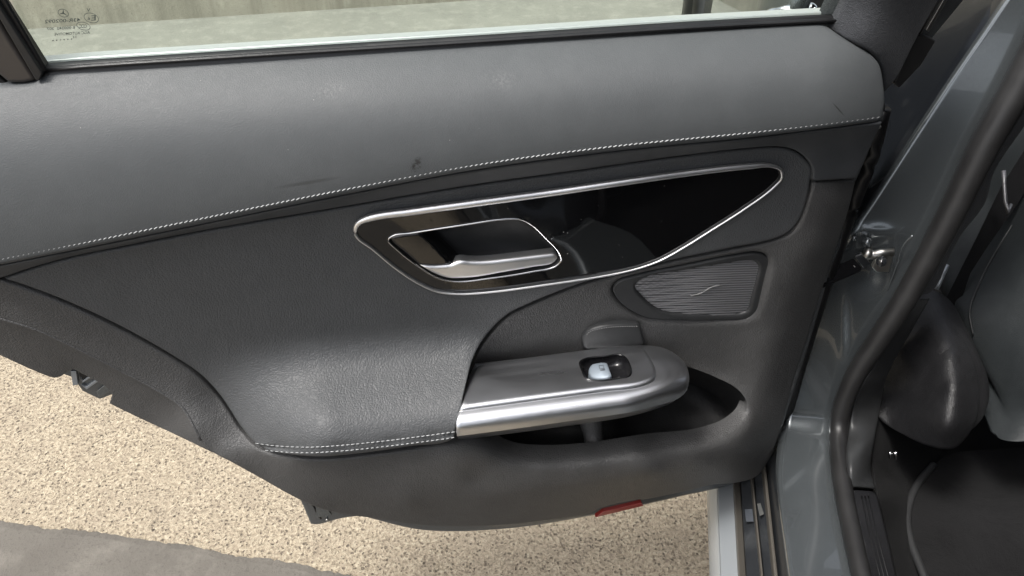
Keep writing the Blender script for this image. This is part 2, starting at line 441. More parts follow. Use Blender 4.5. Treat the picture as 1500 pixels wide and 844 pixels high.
# ---- upper trim
up_top = [(-40, 127), (12, 125), (50, 121), (68, 110), (150, 103), (400, 88), (700, 69), (1000, 47), (1180, 36.5), (1203, 37), (1216, 43), (1235, 56), (1278, 82), (1289, 95), (1295, 122), (1297, 150), (1294, 174)]
seam = [(1292, 178.5), (1200, 190), (1100, 202), (900, 222), (700, 249), (500, 287), (300, 328), (150, 359), (0, 389), (-40, 397)]
up_out = cr(up_top+seam, corner=(0, 12, len(up_top)-1, len(up_top), len(up_top)+len(seam)-1))
utx = np.array([p[0] for p in up_top[:14]]); uty = np.array([p[1] for p in up_top[:14]])
sx = np.array([p[0] for p in seam])[::-1]; sy = np.array([p[1] for p in seam])[::-1]
prof_w = [0, .06, .14, .24, .38, .55, .78, 1.0]; prof_o = [0, 11, 26, 40, 51, 58, 60, 56]
pa_ = pf([-40, 60, 150, 400, 700, 1000, 1180, 1300], [118, 109, 103, 88, 69, 47, 36.5, 32], 3); pb_ = pf(sx, sy, 4)
pw_ = pf([-.05, 0, .05, .12, .2, .3, .42, .55, .7, .85, 1.0, 1.05], [-2, 3, 10, 19, 28, 37, 45.5, 53.5, 59.5, 63.5, 65, 65], 5)
S_up = Fun(lambda u, v: pw_((v-pa_(u))/(pb_(u)-pa_(u))) - 20*np.clip((u-1190)/100, 0, 2)**2.4)
bump_h = lambda V: 0.0006*np.sin(V[:, 0]*.011+1)
panel('upper_trim', up_out, S_up, m_upper, door, er=6, drop=.003, grid=13, skirt=.02, fn=bump_h)
def scuff(mt, p, ang, ln, wd, colr, amt, thr):
    base = mt.b.inputs['Base Color'].links[0].from_socket
    d = mt.node('ShaderNodeVectorMath', {0: mt.tc, 1: tuple(p-np.array(door.location))}, operation='SUBTRACT').outputs[0] if False else mt.node('ShaderNodeVectorMath', {0: mt.tc, 1: tuple(p)}, operation='SUBTRACT').outputs[0]
    ax1 = DS*math.cos(ang)+UPV*math.sin(ang); ax2 = -DS*math.sin(ang)+UPV*math.cos(ang)
    a_ = mt.node('ShaderNodeVectorMath', {0: d, 1: tuple(ax1/ln)}, operation='DOT_PRODUCT').outputs['Value']; b_ = mt.node('ShaderNodeVectorMath', {0: d, 1: tuple(ax2/wd)}, operation='DOT_PRODUCT').outputs['Value']
    r = mt.math('ADD', mt.math('MULTIPLY', a_, a_), mt.math('MULTIPLY', b_, b_)); f = mt.math('SUBTRACT', 1., r, True)
    n = mt.noise(420, 4, .7); f = mt.math('MULTIPLY', mt.math('MULTIPLY', f, mt.ramp(n, [(thr, (0,0,0)), (thr+.12, (1,1,1))])), amt, True)
    mt.col(mt.mix(f, base, colr))
scuff(m_upper_, S_up.p([485], [132])[0], .1, .018, .006, (.15, .15, .15), .32, .48)
scuff(m_upper_, S_up.p([732], [118])[0], -.05, .018, .007, (.15, .15, .15), .32, .48)
scuff(m_upper_, S_up.p([610], [241])[0], 1., .008, .005, (.02, .02, .02), 1.2, .44)
scuff(m_upper_, S_up.p([1228], [160])[0], -.75, .011, .0008, (.025, .025, .025), 1.1, .0)
scuff(m_upper_, S_up.p([450], [268])[0], .1, .03, .002, (.03, .03, .03), .6, .1)
# scuffs: light rubbed marks and one dark dot are part of the leather surface
# ---- stitches
def stitches(name, path, surf, m, step=7.6, length=5.4, r=.0011, lift=.0006, slant=.35, parent=door, label=None):
    path = np.array(path); seg = np.r_[0, np.cumsum(np.hypot(*np.diff(path, axis=0).T))]
    V = []; Fc = []; s = 2.
    while s+length < seg[-1]:
        a = np.array([np.interp(s, seg, path[:, k]) for k in (0, 1)]); b = np.array([np.interp(s+length, seg, path[:, k]) for k in (0, 1)])
        d = (b-a)/np.linalg.norm(b-a); q = np.array([-d[1], d[0]]); a = a+q*slant; b = b-q*slant
        pa, pb = surf.p([a[0], b[0]], [a[1], b[1]]); ax = (pb-pa); L = np.linalg.norm(ax); ax /= L
        vw = (C0-pa)/np.linalg.norm(C0-pa); sd = np.cross(ax, vw); base = len(V)
        for f, k in ((0, .45), (.2, 1), (.5, 1.15), (.8, 1), (1, .45)):
            c = pa+ax*L*f+vw*lift*(.3+.9*math.sin(math.pi*f))
            for j in range(6):
                g = j*math.pi/3; V.append(c+(sd*math.cos(g)+vw*math.sin(g)*.8)*r*k)
        for i in range(4):
            for j in range(6): Fc.append((base+i*6+j, base+i*6+(j+1) % 6, base+i*6+6+(j+1) % 6, base+i*6+6+j))
        s += step
    return mesh(name, V, Fc, m, parent, True, 'stuff', label)
st_path = cr([(-30, 387), (0, 380.5), (150, 350.5), (300, 319.5), (500, 279), (700, 241.5), (900, 214.5), (1100, 194.5), (1200, 183), (1291, 171.5)], False, 6)
stitches('stitching', st_path, S_up, m_thread, r=.00046, slant=1.0, length=5.8, lift=.0004)
tube('seam_highlight', S_up.p(*np.array([(u, v+.3) for u, v in cr(seam[::-1][1:], False, 8)]).T)-DN*.0035, .0011, m_band, door, False, 8)  # added tube that catches sky, standing for the bright line on the band's edge
# ---- band under the seam
bt = [(p[0], p[1]+1.6) for p in seam][::-1]
bt[-1] = (1293, 180)
bb = [(1255, 262), (1190, 266), (1190, 246), (1176, 228), (1160, 219), (1140, 215.5), (1104, 217), (998, 229), (849, 250), (678, 274), (500, 304), (300, 338), (178, 362), (100, 378), (40, 395), (2, 408), (-40, 416)]
band_out = cr(bt+bb, corner=(0, len(bt)-1, len(bt), len(bt)+1, len(bt)+len(bb)-1))
S_band = Surf(O(*[(u, np.interp(u, sx, sy), 59-u*.003) for u in range(-40, 1300, 130)]) + O((-40, 416, 50), (100, 378, 49), (300, 338, 48), (500, 304, 47), (678, 274, 46), (849, 250, 45), (998, 229, 44), (1140, 215, 43), (1190, 266, 40), (1255, 262, 36), (1230, 220, 42), (1290, 200, 38)))
panel('middle_band', band_out, S_band, m_band, door, er=3.2, drop=.0018, grid=14, skirt=.02)
# ---- bezel / gloss outlines
bez = cr([(520, 338), (524, 327), (540, 319), (600, 309.5), (700, 296), (800, 282.5), (900, 268), (1000, 254), (1095, 243), (1128, 242), (1143, 248), (1145, 259), (1134, 273), (1090, 306), (1040, 338), (1000, 363), (965, 382), (930, 394), (880, 404.5), (800, 416.5), (720, 427), (670, 430), (640, 426.5), (610, 413), (580, 393), (545, 364), (523, 347)], step=5)
hnd = cr([(568.5, 351), (576, 345), (600, 341.5), (680, 329), (745, 320.5), (764, 321.5), (780, 330), (800, 349), (819, 370), (822, 380), (815, 389), (780, 397.5), (720, 407), (664, 412), (640, 406.5), (610, 388), (582, 366)], step=4)
# ---- leather insert
ins_top = [(p[0], p[1]+1.5) for p in bb[2:16]][::-1]; ins_top[0] = (4, 409.5)
ins = ins_top+[(1188, 264), (1185, 286), (1172, 323), (1158, 340), (1140, 349.5), (1069, 365), (1000, 379), (915, 399), (850, 417), (768, 449.5), (744, 462), (722, 482), (703, 507), (692, 530), (685, 556), (676, 596), (668, 633), (665, 643.5), (600, 656), (520, 667), (470, 671), (430, 668.5), (400, 663), (378, 654), (355, 630), (336, 601), (320, 578), (292, 549), (258, 526), (180, 481.5), (100, 444), (40, 421)]
ins_out = cr(ins, corner=(0, len(ins_top)-1+17))
ve_ = pf([665, 600, 500, 430, 380, 250], [644, 656, 668, 669, 664, 655], 3)
def ins_off(u0, v):
    u = u0
    u = np.minimum(u, 685); v0 = 470+(680-u)*.09; w = (v-v0)/(ve_(u)-v0)
    return 45.5-.0065*u0+1.5*np.sin(np.clip(u0, 0, 1200)/1200*math.pi)*-1+84*sm((u-250)/240)*sm(w)*sm((760-u0)/60)
S_ins = Fun(ins_off)
# piping groove between the two seams of the armrest cushion
grv = cr([(372, 653), (400, 656.8), (450, 659.2), (500, 656.5), (560, 650.5), (620, 643), (667, 636.6)], False, 5)
def ins_fn(V):
    d = dist(V, grv, False); 
    x, y = V[:, 0], V[:, 1]
    return -.0022*np.exp(-(d/1.8)**2) + .0007*np.exp(-((d-4.5)/2.5)**2)
_extra_loop = None
panel('leather_insert', ins_out, S_ins, m_insert, door, holes=[inset(bez, 4. if area(bez) > 0 else 4.)], er=5, drop=.0028, her=4, hdrop=.001, grid=8, skirt=.015, fn=ins_fn)
r1 = inset(grv, 0)
s_a = grv+np.array([0, -4.0]); s_b = grv+np.array([0, 4.2])
stitches('stitching', s_a, S_ins, m_thread, step=7.4, length=5.6, r=.00042, lift=.0010, slant=.1)
stitches('stitching', s_b[3:], S_ins, m_thread, step=7.4, length=5.4, r=.00042, lift=.0009, slant=.1)
# ---- gloss panel, bezel, handle
class Shift:
    def __init__(s, b, d): s.b = b; s.d = d
    def p(s, u, v): return s.b.p(u, v)+DN[None]*s.d
S_gl = Surf(O((520, 340, 44), (600, 309, 45), (800, 282, 44), (1000, 254, 43), (1140, 245, 42), (1140, 262, 41), (1000, 363, 38), (880, 405, 38), (670, 430, 40), (570, 380, 42), (700, 360, 44.5), (850, 340, 45), (950, 320, 44)))
gl_out = inset(bez, 2.5)
gp = panel('gloss_panel', gl_out, S_gl, m_gloss, door, holes=[hnd], er=3, drop=.001, her=2, hdrop=.001, grid=14, skirt=.006)
bz3 = S_gl.p(bez[:, 0], bez[:, 1])+DN*.0008
rr = []
for u, v in bez:
    tp = np.interp(u, [515, 540, 700, 1100, 1145], [.0016, .0036, .0036, .0030, .0014]); top = v < np.interp(u, [520, 1145], [340, 256]); rr.append(tp if top else .0011)
rr = np.array(rr)
for _ in range(4): rr = (np.roll(rr, 1)+rr+np.roll(rr, -1))/3
tube('bezel', bz3, list(rr), m_chrome, door, True, 12)
hin = inset(hnd, .5)
bowl('handle_bowl', hin, S_gl, m_smooth, door, [(1.0, .0005, 0), (.985, .006, 0), (.93, .014, 0), (.80, .021, 0), (.55, .025, 0), (.25, .026, 0)], nB)
tube('handle_ring', S_gl.p(hnd[:, 0], hnd[:, 1])+DN*.0004, .0008, m_bright, door, True, 8)
lever = bpy.data.objects.new('door_handle', None)
S_lv = Surf(O((572, 348, 46), (614, 341, 46), (661, 388, 47), (615, 389, 47), (813, 372, 41), (817, 380, 41), (740, 400, 45), (680, 410, 46), (648, 407, 46), (740, 380, 45)))
lv_c = cr([(614, 389.5), (640, 390), (661, 388.5), (674, 383.5), (690, 384.5), (710, 384.3), (760, 379), (813, 372.5), (818, 378), (812, 386.5), (780, 393.5), (737, 401), (700, 407.5), (678, 409.5), (660, 409.5), (645, 406), (628, 398)], corner=(0, 2, 7), step=4)
lev = panel('door_handle', lv_c, S_lv, m_chrome, door, er=5, drop=.0035, grid=8, skirt=.008)
gcv = cr([(573, 349.5), (585, 345.5), (614, 341.5), (627, 352), (660, 386.5), (645, 389), (615, 388.6), (597, 373)], corner=(2, 4, 6), step=4)
panel('handle_arm', gcv, S_lv, m_gloss, lev, er=3, drop=.0012, grid=8, skirt=.008)
panel('handle_side', cr([(616, 341), (628, 339), (652, 358), (674, 380), (662, 386.5), (640, 365)], step=4, corner=(0, 1, 3, 4)), Surf(O((616, 341, 45), (628, 339, 34), (674, 380, 36), (662, 387, 46))), m_gloss, lev, er=1, drop=.001, grid=8, skirt=.006)
# ---- lower carrier
pk = cr([(1012, 541), (1050, 554), (1082, 572), (1095, 592), (1093, 618), (1072, 638), (1030, 653), (960, 661), (870, 675), (800, 679), (755, 674), (718, 655), (692, 641), (700, 600), (800, 575), (920, 552)], step=6, corner=(12,))
spk = cr([(899, 425), (906, 415), (926, 408), (1000, 392.5), (1080, 376.5), (1110, 373), (1123, 377), (1127, 388), (1124, 405), (1115, 440), (1108, 458), (1096, 466), (1060, 468.5), (985, 468), (945, 464), (918, 450), (903, 435)], step=5)
low = [(1191, 268), (1254, 264.5), (1246, 300), (1237, 330), (1220, 382), (1200, 440), (1182, 500), (1165, 552), (1152, 600), (1137, 650), (1122, 683), (1108, 700), (1088, 710), (1040, 722), (985, 736), (947, 744), (938, 743), (886, 755.5), (866, 766), (800, 777), (740, 783.5), (690, 785), (620, 782), (545, 769), (480, 752), (430, 729), (380, 701), (340, 679), (306, 660), (293, 645), (284, 626), (266, 598), (232, 574), (178, 545), (107, 509), (53, 484), (0, 467), (-40, 455),
       (-40, 398), (4, 412), (38, 423.5), (98, 447), (178, 484.5), (256, 528.5), (290, 552), (318, 580), (334, 603), (353, 633), (376, 657), (398, 666), (430, 672), (470, 674.5), (520, 670.5), (600, 659.5), (668, 647), (672, 634), (679, 598), (688, 558), (695, 531), (706, 509), (725, 484), (746, 464), (770, 452), (852, 419.5), (917, 401.5), (1001, 381.5), (1070, 368), (1141, 352), (1160, 343), (1174, 325), (1187, 288)]
low_out = cr(low, corner=(0, 1, 15, 16, 37, 38, 54))
S_low = Surf(O((1190, 268, 36), (1254, 262, 18), (1228, 300, 33), (1237, 330, 16), (1205, 360, 34), (1220, 382, 14), (1172, 400, 35), (1200, 440, 12), (1153, 440, 36), (1182, 500, 12), (1135, 500, 38), (1165, 552, 14), (1120, 555, 42), (1152, 600, 18), (1110, 600, 52), (1137, 650, 28), (1105, 640, 66), (1122, 683, 38), (1085, 668, 82), (1100, 702, 56),
  (1150, 350, 35), (1050, 375, 34), (930, 400, 33), (850, 420, 32), (770, 452, 32), (720, 490, 34), (700, 520, 36), (850, 470, 27), (950, 480, 27), (1050, 490, 30), (1100, 480, 34), (780, 510, 28), (880, 500, 26), (960, 500, 27), (1020, 520, 29), (1000, 540, 30), (1060, 545, 34), (1090, 565, 42),
  (700, 600, 34), (800, 575, 34), (920, 552, 32), (692, 642, 100), (680, 600, 45),
  (1100, 595, 54), (1094, 628, 72), (1072, 646, 86), (1030, 660, 97), (960, 668, 105), (870, 682, 110), (800, 686, 111), (750, 681, 110), (712, 662, 109),
  (668, 650, 110), (600, 663, 112), (520, 675, 112), (430, 676, 104), (376, 660, 84), (350, 640, 70), (334, 608, 56), (316, 582, 47), (285, 552, 44), (220, 512, 42), (150, 475, 43), (60, 440, 45), (-30, 415, 47),
  (-40, 452, 46), (53, 480, 46), (107, 505, 46), (178, 540, 47), (232, 569, 50), (266, 593, 56), (285, 625, 68), (296, 648, 74), (310, 662, 76), (270, 565, 48), (310, 620, 64), (340, 660, 80),
  (380, 701, 84), (430, 700, 100), (430, 729, 94), (500, 705, 111), (500, 757, 95), (560, 720, 113), (620, 726, 114), (600, 750, 113), (620, 782, 97), (700, 722, 115), (700, 755, 110), (700, 785, 96), (780, 716, 114), (780, 750, 108), (800, 777, 94), (870, 702, 112), (880, 735, 104), (880, 763, 90), (950, 688, 114), (960, 715, 101), (960, 742, 85), (1020, 676, 100), (1030, 700, 86), (1040, 722, 70),
  (700, 700, 113), (800, 703, 113), (880, 692, 111)))
vcr = lambda u: np.interp(u, [400, 493, 633, 773, 867, 1007, 1090, 1200], [742, 729, 728, 717, 703, 679, 664, 640])
def low_fn(V):
    x = (V[:, 1]-vcr(V[:, 0]))/2.5; k = np.clip((V[:, 0]-420)/120, 0, 1)*np.clip((1110-V[:, 0])/60, 0, 1)
    dp = dist(V, pk); xx = np.clip(1-dp/10, 0, 1); mk = sm((V[:, 0]-985)/40)*sm((618-V[:, 1])/40)
    return .0080*(1-np.sqrt(1-xx*xx))*mk-.00020*2.5*np.where(x > 20, x, np.log1p(np.exp(np.minimum(x, 20))))*k
panel('lower_trim', low_out, S_low, m_hard, door, holes=[pk, spk], er=3.5, drop=.002, her=10, hdrop=.0084, grid=10, skirt=.018, fn=low_fn)
# pocket
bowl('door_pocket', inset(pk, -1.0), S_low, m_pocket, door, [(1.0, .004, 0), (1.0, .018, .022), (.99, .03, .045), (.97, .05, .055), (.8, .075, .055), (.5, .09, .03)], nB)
tube('pocket_divider', [at(862, 600, tO(862, 600, .05)), at(868, 630, tO(868, 630, .06)), at(872, 665, tO(872, 665, .085)), at(873, 682, tO(873, 682, .095))], [.016, .012, .010, .016], m_hard, door, False, 12, flat=1.0)
# seam line running from the pocket to the left of the carrier
# ---- left lower flange
fl = [(-40, 453), (0, 465), (54, 482), (109, 507), (180, 543), (234, 572), (268, 597), (285, 625), (294, 645), (312, 664), (250, 634), (200, 611), (160, 591.5), (165, 580), (156, 568), (138, 557), (120, 548), (106, 541.5), (98, 545), (88, 552.5), (79, 554), (66, 550), (0, 521), (-40, 503)]
S_fl = Surf(O((-40, 457, 43), (53, 484, 43), (107, 509, 43), (178, 545, 44), (232, 574, 47), (266, 598, 53), (284, 626, 65), (305, 661, 71), (-40, 503, 28), (0, 521, 28), (80, 553, 28), (163, 592, 29), (230, 624, 40), (106, 541, 32), (200, 600, 36)))
panel('lower_flange', cr(fl, corner=(0, 9, 12, 13, len(fl)-1)), S_fl, m_hard, door, er=1.5, drop=.0006, grid=12, skirt=.015)
fq = cr([(-20, 461), (0, 467.5), (54, 484.5), (108, 509.5), (179, 545.5), (233, 574.5), (267, 598.5), (284, 626.5), (294, 646)], False, 8)
tube('flange_highlight', S_low.p(fq[:, 0], fq[:, 1])-DN*.0012, .0017, m_hard, door, False, 10)  # added tube, shaped to give the crease its highlight line
# ---- speaker
S_sp = Surf(O((899, 425, 31), (926, 408, 32), (1000, 392, 33), (1110, 373, 33), (1127, 388, 32), (1108, 458, 32), (1096, 466, 31), (985, 468, 29), (918, 450, 29), (1020, 430, 31)))
gr = cr([(931, 421.5), (936, 413.5), (1007, 396.5), (1060, 388), (1095, 383), (1106, 384), (1112, 391), (1110, 405), (1101, 440), (1096, 456), (1088, 460), (1030, 461), (977, 458.5), (960, 452), (941, 435)], step=4)
panel('speaker_surround', inset(spk, -.3) if False else spk, S_sp, m_smooth, door, holes=[gr], er=5, drop=-.0015, her=5, hdrop=.003, grid=10, skirt=.01)
S_gr = Surf(O((930, 421, 27), (1010, 395, 29), (1112, 390, 29), (1095, 460, 27), (960, 455, 25), (1030, 425, 30)))
spkr = panel('speaker_grille', inset(gr, -3), S_gr, m_smooth, door, er=1, drop=.0005, grid=12, skirt=.004, sides=False)
V = []; Fc = []
def hspan(y):
    xs = []; n = len(gr)
    for i in range(n):
        (x1, y1), (x2, y2) = gr[i], gr[(i+1) % n]
        if (y1 > y) != (y2 > y): xs.append(x1+(y-y1)*(x2-x1)/(y2-y1))
    return min(xs), max(xs)
y = 385.; ri = 0
while y < 492:
    xs = np.arange(922, 1118, 1.); ys = y-(xs-1020)*.035+np.sin((xs-925)/13+ri*2.1)*.45*np.clip((1080-xs)/120, 0, 1)
    k = inside(np.c_[xs, ys], inset(gr, -3.0)); xs, ys = xs[k], ys[k]
    if len(xs) > 2:
        mod = np.clip((1075-xs)/140, 0, 1); h = .0010*(1-.75*mod*(.5+.5*np.sin(xs*.62+ri*math.pi)))
        p0 = S_gr.p(xs, ys-1.35); p1 = S_gr.p(xs, ys)+DN*h[:, None]; p2 = S_gr.p(xs, ys+1.35); b = len(V); n = len(xs)
        for q in (p0, p1, p2): V += list(q)
        for i in range(n-1):
            for j in (0, 1): Fc.append((b+j*n+i, b+(j+1)*n+i, b+(j+1)*n+i+1, b+j*n+i+1))
    y += 3.35; ri += 1
mesh('grille_ridge', V, Fc, M('grille metal', (.30, .30, .31), .45, .6).m, spkr, True, 'stuff')
def gt(name, pts, r, m, surf, lift, parent): 
    q = cr(pts, False, 2.); return tube(name, surf.p(q[:, 0], q[:, 1])+DN*lift, r, m, parent, False, 6)
m_emb = M('emblem grey', (.22, .22, .22), .5, .5).m
em = gt('emblem', [(1011, 431.5), (1020, 430), (1029, 426.5), (1036, 422), (1044, 418.5), (1055, 416)], .0008, m_emb, S_gr, .0018, spkr)
gt('emblem_bar', [(1023, 424.3), (1034, 424.0)], .0005, m_emb, S_gr, .0018, spkr)
gt('emblem_bar', [(1035, 423.6), (1045, 421.9)], .0005, m_emb, S_gr, .0018, spkr)
# ---- armrest pull
arm_o = cr([(696, 530.5), (740, 526), (800, 519.5), (870, 509.5), (915, 505), (950, 504.5), (972, 508), (990, 517), (1004, 531), (1010, 550), (1007, 566), (994, 578), (960, 589), (928, 597), (832, 611), (750, 622.5), (669, 633), (668, 615), (675, 585), (684, 556)], corner=(0, 16))
zp = pf([-.1, 0, .08, .2, .35, .5, .62, .72, .82, .9, 1.0, 1.05], [.619, .6235, .627, .6293, .6302, .6303, .6300, .6295, .6278, .6245, .6165, .612], 5)
def arm_z(u, v):
    vb = 530.5-(u-696)*.116; vc = 633-(u-669)*.1365; e = np.sqrt(((u-925)/86)**2+((v-548)/46)**2)
    return zp((v-vb)/(vc-vb))-.030*np.maximum(e-.42, 0)**2.2*sm((u-915)/70)
S_arm = Fun(arm_z, 'z')
swo = cr([(849, 535), (855, 530.5), (887, 526), (908, 524), (916, 528.5), (924, 548), (922, 554), (908, 557.5), (870, 561.5), (858, 558), (852, 546)], step=3)
arm = panel('armrest_pull', arm_o, S_arm, m_alu, door, holes=[swo], her=1, hdrop=.0003, er=6, drop=.0022, grid=5, skirt=.004, back=(0, 0, -1))
S_au = Surf(Z((669, 633, .6145), (750, 622, .6145), (832, 610, .6145), (928, 597, .6115), (992, 579, .600), (1007, 566, .594))+O((672, 645.5, 100), (750, 635, 99), (832, 624, 97), (922, 610, 92), (947, 604, 88), (986, 588, 74)))
panel('armrest_underside', cr([(668.5, 634), (750, 623.5), (832, 612), (928, 598), (960, 590), (994, 579.5), (1006, 569), (988, 588), (960, 600), (922, 610.5), (832, 624.5), (750, 635.5), (672, 645.5)], corner=(0, 6, 12)), S_au, m_alu, arm, er=1.5, drop=.0006, grid=7, skirt=.05, back=-DN)
pl = cr([(699, 534), (740, 529.5), (794, 522.5), (870, 512.5), (912, 508.5), (930, 508.5), (943, 513), (951, 523), (961, 546), (959, 557), (947, 564.5), (880, 574.5), (768, 589.5), (673, 602.5), (678, 580), (688, 555)], corner=(0, 13))
class Sh2:
    def __init__(s, b, v): s.b = b; s.v = np.array(v)
    def p(s, u, v): return s.b.p(u, v)+s.v[None]
plate = panel('switch_plate', pl, Sh2(S_arm, (0, 0, .0036)), m_alu, arm, holes=[swo], er=6, drop=.0034, her=1.5, hdrop=.0006, grid=7, skirt=.003, back=(0, 0, -1))
m_well = M('switch well black', (.008, .008, .009), .25).m
S_pl = Sh2(S_arm, (0, 0, .0033))
tube('switch_bezel', S_pl.p(swo[:, 0], swo[:, 1])+UPV*.0006, .0010, m_gloss, plate, True, 8)
bowl('switch_well', swo, S_pl, m_well, plate, [(1, 0, 0), (.97, 0, .004), (.92, 0, .009), (.75, 0, .012), (.3, 0, .011)], (0, 0, -1))
sw = cr([(866, 537), (880, 533), (889, 533.5), (896, 552.5), (892, 555.5), (876, 558), (866, 555), (862, 546)], corner=(1, 2, 3, 5), step=3)
S_sw = Sh2(Surf(Z((861, 545, .6275), (867, 536, .630), (889, 534, .6325), (896, 553, .632), (876, 557, .6285), (880, 545, .6325))), (0, 0, .0028))
wsw = panel('window_switch', sw, S_sw, m_switch, plate, er=3, drop=.0015, grid=5, skirt=.01, back=(0, 0, -1))
for q in ([(877, 539), (883, 538.2), (885.5, 545.5), (879.5, 546.3), (877, 539)], [(879.5, 543.5), (884.5, 542.8)], [(880, 545), (884.8, 544.4)]):
    tube('window_symbol', S_sw.p([a for a, _ in q], [b for _, b in q])+UPV*.0004, .00022, m_rubber, wsw, False, 5)
# small stitched pad behind the armrest
pad = cr([(853, 497), (861, 486), (880, 479), (910, 476), (938, 476), (941, 490), (946, 508), (900, 513), (856, 514)], corner=(4, 6, 8), step=5)
S_pad = Surf(O((853, 500, 33), (880, 478, 34), (938, 475, 34), (946, 508, 36), (856, 514, 37), (900, 495, 38)))
_gp = panel('grab_pad', pad, S_pad, m_smooth, door, er=4, drop=.003, grid=8, skirt=.01)
stitches('pad_stitching', cr([(858, 492), (864, 486.5), (881, 481.5), (908, 478.5), (935, 478.5)], False, 4), S_pad, M('dark thread', (.16, .16, .16), .7).m, step=3.4, length=2.4, r=.0005, lift=.0006, slant=0, parent=_gp)
# ---- painted shell, shows at corners and gaps
shell_o = cr([(-40, 330), (-40, 498), (60, 538), (160, 575), (250, 625), (330, 668), (420, 716), (434, 721), (445, 745), (455, 769), (462, 770), (499, 761), (528, 757), (620, 778), (740, 776), (860, 758), (1000, 728), (1090, 704), (1124, 680), (1156, 596), (1206, 436), (1240, 300), (1262, 250), (1292, 178), (1292, 130), (1200, 80), (700, 110), (60, 140)], corner=(0, 1, 7, 9, 12, 23, 24, 27), step=8)
_bowlhole = inset(hnd, -3); _pk = inset(pk, -14)
S_sh = Surf(O((-40, 330, 12), (-40, 500, 12), (700, 330, 8), (1270, 250, 6), (455, 769, 60), (434, 721, 58), (528, 757, 60), (700, 780, 60), (1090, 704, 20), (1200, 430, 2), (700, 110, 5), (60, 140, 8), (1290, 140, 0), (300, 560, 14)))
panel('door_shell', shell_o, S_sh, m_paintd, door, holes=[_bowlhole, _pk], er=4, drop=.002, grid=30, skirt=.07)
tube('shell_rib', S_sh.p(np.array([454, 463, 470]), np.array([731, 748, 760]))+DN*.0005, .0009, m_rubber, door, False, 6)
cq = [(461, 735), (478, 742), (486, 753), (465, 757)]
slab('shell_recess', [S_sh.p([a], [b])[0]+DN*.0015 for a, b in cq], nB*.001, m_paint, door, bevel=.0004)
sc = S_sh.p([479], [761])[0]
tube('shell_bolt', [S_sh.p([479], [759.5])[0]+DN*.0005, S_sh.p([479], [759.5])[0]+DN*.003], .0016, m_steel, door, False, 10)
# latch at the rear edge of the door
lt = bpy.data.objects.new('door_latch', None)
S_la = Surf(O((105, 540, 22), (160, 560, 20), (160, 590, 18), (105, 580, 20)))
def lplate(name, pts, surf, m, lift=0., par=door, th=.004, bev=.0006): return slab(name, [surf.p([a], [b])[0]+DN*lift for a, b in pts], nB*th, m, par, bevel=bev)
lat = lplate('door_latch', [(106, 541), (124, 542), (160, 560), (172, 575), (146, 585), (121, 573), (113, 562)], S_la, m_paintd, 0, door, .03)
lplate('latch_plate', [(105, 540), (113, 540), (116, 560), (108, 561)], S_la, m_silverp, .004, lat)
lplate('latch_plate', [(119, 549), (122, 558), (137, 548.5), (134.5, 546.5), (122.5, 555)], S_la, m_silverp, .003, lat)
lplate('latch_plate', [(120, 561), (128, 568), (148, 554), (146, 551), (127, 564)], S_la, m_silverp, .003, lat)
lplate('latch_plate', [(142, 571), (158, 558), (165, 563), (164, 570), (146, 580)], S_la, m_paint, .003, lat, .003, .001)
lplate('latch_gap', [(115, 543), (134, 545), (120, 556)], S_la, m_rubber, .002, lat, .003)
V = []; Fc = []
for sf, box_, n_ in ((S_gl, (560, 1100, 260, 400), 16), (S_low, (480, 1080, 690, 755), 9), (S_ins, (250, 680, 350, 620), 7), (S_up, (60, 1250, 110, 220), 8)):
    for i in range(n_):
        u = rng.uniform(box_[0], box_[1]); v = rng.uniform(box_[2], box_[3])
        if sf is S_gl and not inside(np.array([[u, v]]), inset(bez, 6))[0] or sf is S_gl and inside(np.array([[u, v]]), inset(hnd, -3))[0]: continue
        c = sf.p([u], [v])[0]+DN*(.0006 if sf is not S_gl else .0001); r_ = rng.uniform(.00018, .00045); b = len(V); V += [c+(DS*math.cos(a)+UPV*math.sin(a))*r_*rng.uniform(.6, 1.2) for a in np.linspace(0, 2*math.pi, 7)[:-1]]+[c+DN*.0003]
        Fc += [(b+k, b+(k+1) % 6, b+6) for k in range(6)]
mesh('dust', V, Fc, M('dust', (.45, .44, .42), .9).m, door, False, 'stuff')
# reflector
S_rf = Surf(O((866, 766, 78), (941, 746, 74), (866, 756, 80), (941, 742, 76)))
slab('red_reflector', [at(u, v, tO(u, v, .078)) for u, v in ((872, 758.5), (884, 750), (940, 737), (943, 741.5), (905, 750.5))], nB*.006, m_red, door, bevel=.0008)
# ---- window glass and seals
S_gls = Surf(O((-40, 130, -5), (1300, 30, -5), (600, 75, -5), (600, -200, 3), (-40, -160, 3), (1300, -200, 3)))
glo = cr([(-60, -170), (62, 100), (72, 108), (600, 78), (1228, 40), (1300, -170)], corner=(0, 1, 2, 4, 5), step=40)
g = panel('window_glass', glo, S_gls, m_glass, door, er=0, drop=0, grid=60, skirt=.0, sides=False)
